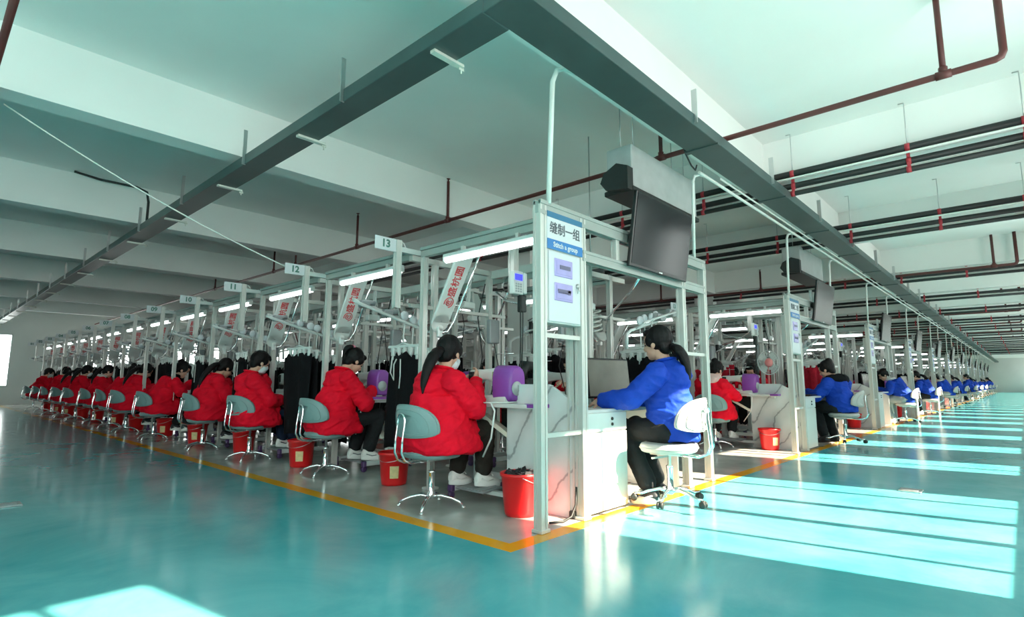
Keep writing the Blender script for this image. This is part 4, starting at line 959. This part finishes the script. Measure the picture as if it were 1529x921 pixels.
def station(g, row, i, near, ng=6, light=False):
    p = PY(i); gx = GP*g
    def W(x, y, z=0):
        if row == 'A': return (gx+x, y, z)
        return (gx+2*XC-x, 2*p-.75-y, z)
    rz = 0 if row == 'A' else PI
    if g == 0 and row == 'A': at = 'at the %s left-aisle station' % NTH[i]
    else: at = '%s in the %s row, %s' % (ORD[i], 'left' if row == 'A' else 'right', BAYS[g])
    A0 = g == 0 and row == 'A'
    nr = near
    cx, cy = CH[i] if A0 else (.45, PY(i)-.30+.12*math.sin(3.1*i+g))
    if i == 0 and not A0: cy = 1.24
    # stool, worker
    o = put(P_stool, W(cx, cy), rz+math.radians([0, 2, 14, -4, 3, 6, -5, 0, 4, 7, -3, 2, 0][i] if A0 else 4*math.sin(i*2.2+g)), 'grey-green stool with chrome feet ' + at, 'stool', nr or (A0 and i < 9))
    if g == 1 and row == 'A' and i == 0: pp, wl = P_pink, 'person in a red coat with a pale pink fleece collar, back to camera, second bay'
    else:
        k = SEQ_A[i] if A0 else SEQ_A[(i*5+g*3+(4 if row == 'B' else 2)) % 13]; pp = P_r[k]; wl = WHO[k]+' '+at
    put(pp, W(cx, cy), rz+math.radians(0 if A0 else 3), wl, 'person', nr or (A0 and i < 7))
    # bucket
    b = P_bucket_f if (A0 and i == 0) else (P_bucket_s if (i % 3 != 0 or (g == 1 and i == 0)) else P_bucket)
    bl = {0: 'red bucket heaped with black scraps beside the nearest post'}.get(i) if A0 else None
    put(b, W(.70+(.08 if i == 1 else .03*(i % 2)), p-1.20, 0), rz+(.25 if i or g == 1 else 2.4), bl or ('red plastic bucket on the floor '+at), 'bucket', nr)
    # table and machine
    first = i == 0
    ty = p-.83 if first else p-.13
    tx = 0 if first else (.24 if A0 and i == 1 else .10)
    tb = W(1.02+tx, ty)
    if not (hit_t := any(abs(tb[0]-4.88-7.74*a) < .46 and abs(tb[1]-b_) < .72 for a in range(9) for b_ in (4.22, 11.95, 19.7))): put(P_tableL if first else P_table, W(1.02+tx, ty), rz, 'white purple-cornered sewing table '+at, 'table', nr)
    if not hit_t: put(P_mach, W(.88 if first else .96+tx, ty+(.08 if first else .02), .782), rz, 'white and purple sewing machine '+at, 'sewing machine', nr)
    put(P_lamp, W(.58, p-.98, 1.955), rz, 'lit white tube lamp '+at, 'lamp', nr or (A0 and i < 6))
    put(P_rail, W(.62, p-.85, 2.07), rz, 'grey-green overhead lamp rail '+at, 'rail', nr)
    hit = lambda x_, y_, hx, hy: any(abs(x_-4.88-7.74*a) < hx and abs(y_-b_) < hy for a in range(9) for b_ in (4.22, 11.95, 19.7))
    fx, fy, _ = W(1.20, p+.02)
    if not hit(fx, fy, .80, 1.1): put(P_frame, W(.86, p+.02), rz, 'aluminium conveyor stand with crossbars '+at, 'stand', nr)
    put(P_arm if A0 else P_arm0, W(.78, p-.16, 1.47), rz, 'tilted white lift board '+('with red lettering ' if A0 else '')+at, 'conveyor', nr or (A0 and i < 6))
    D = .47 if i == 0 else .62
    put(P_hang, W(.34, p+D, 1.66), rz, 'sloping chrome hanging rail '+at, 'rail', nr)
    for k in range(3 if A0 and i == 0 else ng):
        x = (.86+.10*k if A0 and i == 0 else .70+.10*k)+(.02 if k % 2 else 0); rg = (g == 1 and row == 'B') or (g == 2 and row == 'A'); q = P_rgar[(k+i) % 2] if rg else P_gar[(k+i) % 3]
        put(q, W(x, p+D+.02*math.sin(k*2.1+i), 1.66-.2558*(x-.34)+.056), rz+.12*math.sin(k*1.7+i*2), ('red' if rg else 'black')+' garment on white clip hanger '+at, 'garment', nr, ('red' if rg else 'black')+' garments hanging '+at)
    if i == 0: put(P_term, W(.86, .74, 1.74), rz, 'white terminal with blue screen '+at, 'terminal', nr)
    if row == 'A' and (A0 or (g <= 2 and i < 5)):
        t = make_plate_post('%02d' % (13-i), 'aluminium post with station plate %02d, ' % (13-i)+at); loc = W(.42, p, 1.58)
        if nr or (A0 and i < 9): t.location = loc
        else:
            o = far(t, loc, 0, t['label'], 'station sign'); FLAT.pop(t.name, None); PROTOS.append(t)
station_plan = [(0, 'A', range(0, 4), True, 6), (0, 'A', range(4, 8), False, 5), (0, 'A', range(8, 13), False, 3), (0, 'B', range(0, 2), True, 4), (0, 'B', range(2, 7), False, 4),
                (1, 'A', range(0, 1), True, 5), (1, 'A', range(1, 6), False, 4), (1, 'B', range(0, 4), False, 4), (2, 'A', range(0, 4), False, 4), (2, 'B', range(0, 3), False, 3), (3, 'A', range(0, 3), False, 3), (3, 'B', range(0, 2), False, 3)]
for g in range(4, 9): station_plan.append((g, 'A', range(0, 2), False, 3))
for g, row, rr, nr, ng in station_plan:
    for i in rr: station(g, row, i, nr, ng)
for g in range(4):
    L = [21.9, 14, 10, 8][g]; t = make_trunk(L, 'double aluminium conveyor rail down the middle of the '+BAYS[g]); t.location = (GP*g+XC, .55+L/2, 2.04)

# ---------------------------------------------------------------- bay ends along the right aisle
LX = [1.64, 2.05, 2.6, 1.85, 2.1, 1.8, 2.2, 1.9, 2.0, 2.1, 1.9, 2.0]
LW = ['person in a blue jacket with a long black ponytail at the nearest desk', 'person in a blue jacket with a black hood at the second desk', 'person in a blue jacket with a white collar at the third desk']
for g in range(12):
    gx = GP*g; near = g < 4; bn = BAYS[g]
    t = make_portal(g, 'aluminium end portal with switch box and sign, '+bn)
    if near: t.location = (gx+.435, .14, 0)
    else: far(t, (gx+.435, .14, 0), 0, t['label'], 'bay portal'); FLAT.pop(t.name, None); PROTOS.append(t)
    put(P_tv, (gx+1.98, .075, 1.885), 0, 'black television leaning out from the end frame of the '+bn, 'television', near)
    put(P_desk, (gx+.925, .125, 0), 0, 'white desk with a marble-look partition at the end of the '+bn, 'desk', near)
    put(P_mon, (gx+1.72, .45, .748), math.radians(-8), 'black computer monitor on the desk of the '+bn, 'monitor', near)
    if g < 3: put(P_key, (gx+1.62, .235, .748), 0, 'black keyboard on the desk of the '+bn, 'keyboard', near)
    o = put(P_wstool, (gx+LX[g]-(.05 if g == 0 else 0), -.17 if g == 0 else -.12, .055), math.radians(99 if g == 0 else 96), ('white padded stool on chrome casters at the nearest desk' if g == 0 else 'pale stool on chrome casters at the desk of the '+bn), 'stool', near)
    k = g if g < 3 else (3, 2, 3, 0, 3, 2, 3, 0, 3)[g-3]
    put(P_b[k], (gx+LX[g]+(.04 if g == 0 else -.03), -.15 if g == 0 else -.10, 0), math.radians({0: 84, 1: 62, 2: 85}.get(g, 85)), LW[g] if g < 3 else 'person in a blue jacket at the desk of the '+bn, 'person', near)
    if 0 < g < 4: put(P_bucket, (gx+2.15, .75, 0), .5, 'red bucket behind the desk end of the '+bn, 'bucket', near)
# things around the nearest and second bay
fn = dup(P_fan, (GP+1.235, .68, .782), math.radians(25), 'white round desk fan with a pink hub in the second bay'); fn['category'] = 'fan'; fn.scale = (.85, .82, .98)
t = thing('lamp', 'white dish lamp with a black cap hanging inside the nearest bay', 'lamp', (3.02, 1.5, 2.12))
b = MB(); b.lathe([(.0, .07), (.08, .068), (.21, .03), (.235, .0), (.225, -.012), (.20, .0)], n=28); b.build('dish', 'white_plastic', t)
b = MB(); b.lathe([(.0, -.006), (.18, -.004), (.18, .002)], n=24); b.build('diffuser', 'lamp_disc', t)
b = MB(); b.lathe([(.0, .20), (.12, .19), (.165, .14), (.165, .11), (.05, .09), (.05, .06)], n=24); b.build('cap', 'rubber_black', t)
b = MB(); b.tube([(0, 0, .18), (0, 0, 1.83)], .008, 6); b.build('rod', 'steel', t)
t = thing('cable_coil', 'hanging coil of grey hose beside the nearest switch box', 'hose', (2.34, 1.02, 1.66))
b = MB()
for k in range(5):
    r = .10-.006*k; b.tube([(r*math.cos(a), .07*math.sin(a)*(1+.1*k), -.045*k+.03*math.cos(a)) for a in [2*PI*j/20 for j in range(21)]], .011, 6, False)
b.build('hose', 'aluminium', t)
b = MB(); b.tube([(0, 0, -.1), (0, 0, .42)], .006, 6); b.tube([(0, 0, .42), (.3, .0, .43)], .012, 6); b.build('hook', 'steel', t)
# small side table with a black machine behind the nearest post
t = thing('overlock_machine', 'small black overlock machine on a white stand behind the nearest post', 'sewing machine', (1.99, 1.60, 0))
b = MB(); b.box((0, 0, .90), (.42, .36, .03), None, .006); b.bar((-.14, 0, 0), (-.14, 0, .9), .05, .05); b.bar((.14, 0, 0), (.14, 0, .9), .05, .05); b.box((0, 0, .02), (.44, .30, .035), None, .006); b.build('stand', 'white_metal', t)
b = MB(); b.box((0, 0, .95), (.24, .20, .07), None, .015); b.tube([(-.08, 0, .96), (-.08, 0, 1.06), (-.04, 0, 1.11), (.06, 0, 1.11), (.10, 0, 1.06)], [.05, .055, .06, .055, .035], 12); b.tube([(.10, 0, 1.08), (.10, 0, .97)], .018, 8); b.lathe([(.05, -.015), (.05, .015)], (-.15, 0, 1.06), 18, R3(0, 90, 0)); b.build('head', 'rubber_black', t)
b = MB(); b.ell((0, 0, .78), (.19, .16, .105)); b.ell((.08, -.05, .72), (.13, .13, .08)); b.ell((-.09, .04, .70), (.12, .12, .09)); meshobj(remesh(b, .012, 3, .012, 9, 5, folds=1.0), 'cover_cloth', 'red_cloth', t); b = t.children[-1]
# cable by the desk foot, floor sockets
b = MB(); b.tube([(.62, .22, .012), (.72, .18, .010), (.80, .17, .03), (.85, .17, .10), (.862, .17, .22)], .008, 6); b.box((.855, .20, .03), (.03, .05, .05), None, .006); tag(b.build('cable', 'rubber_black'), 'dark cable curling on the floor beside the nearest desk', 'cable')
for loc, lb in (((3.73, -1.38, 0), 'small metal floor socket in the sunlit right aisle'), ((-1.78, 3.59, 0), 'small metal floor socket at the left picture edge')):
    t = thing('floor_socket', lb, 'floor socket', loc); b = MB(); b.box((0, 0, .006), (.17, .17, .012), None, .004); b.build('plate', 'steel', t)
    b = MB(); b.box((0, 0, .013), (.12, .12, .006), None, .003); b.build('lid', 'mesh_grey', t)
drop_protos()
for m_ in list(bpy.data.meshes):
    if m_.users == 0: bpy.data.meshes.remove(m_)

# ---------------------------------------------------------------- light
sun = bpy.data.lights.new('sun', 'SUN'); sun.energy = 28.0; sun.angle = math.radians(.7); sun.color = (1.0, .79, .60)
so = bpy.data.objects.new('sun', sun); COL.objects.link(so); so.location = (0, -20, 15)
so.rotation_euler = Vector((-.165, 1, -.75)).to_track_quat('-Z', 'Y').to_euler()
wd = bpy.data.worlds.new('sky'); SC.world = wd; wd.use_nodes = True; nt = wd.node_tree; bg = nt.nodes['Background']
sk = nt.nodes.new('ShaderNodeTexSky'); sk.sky_type = 'HOSEK_WILKIE'; sk.turbidity = 4; sk.sun_direction = Vector((.165, -1, .75)).normalized()
mx = nt.nodes.new('ShaderNodeMix'); mx.data_type = 'RGBA'; mx.inputs['Factor'].default_value = .65; mx.inputs['B'].default_value = (1.0, .98, .95, 1)
nt.links.new(sk.outputs['Color'], mx.inputs['A']); nt.links.new(mx.outputs['Result'], bg.inputs['Color']); bg.inputs['Strength'].default_value = 6.5

# ---------------------------------------------------------------- camera
cam = bpy.data.cameras.new('camera'); co = bpy.data.objects.new('camera', cam); COL.objects.link(co)
cam.sensor_width = 36; cam.lens = 825.484/1529*36; cam.clip_end = 300; cam.clip_start = .05
Rm = Matrix(((0.67713203, -0.09849996, -0.72923931), (-0.73585557, -0.08664303, -0.67157246), (0.00296636, 0.99135803, -0.13115051)))
co.matrix_world = Matrix.Translation((-2.39283305, -2.20826591, .95)) @ Rm.to_4x4()
SC.camera = co
SC.view_settings.view_transform = 'Standard'; SC.view_settings.look = 'None'; SC.view_settings.gamma = 1; SC.view_settings.use_curve_mapping = False; SC.view_settings.exposure = 0.66
SC.cycles.use_denoising = True; SC.cycles.max_bounces = 8; SC.cycles.diffuse_bounces = 5; SC.cycles.glossy_bounces = 3; SC.cycles.transparent_max_bounces = 8; SC.cycles.sample_clamp_indirect = 6; SC.cycles.caustics_reflective = False; SC.cycles.caustics_refractive = False
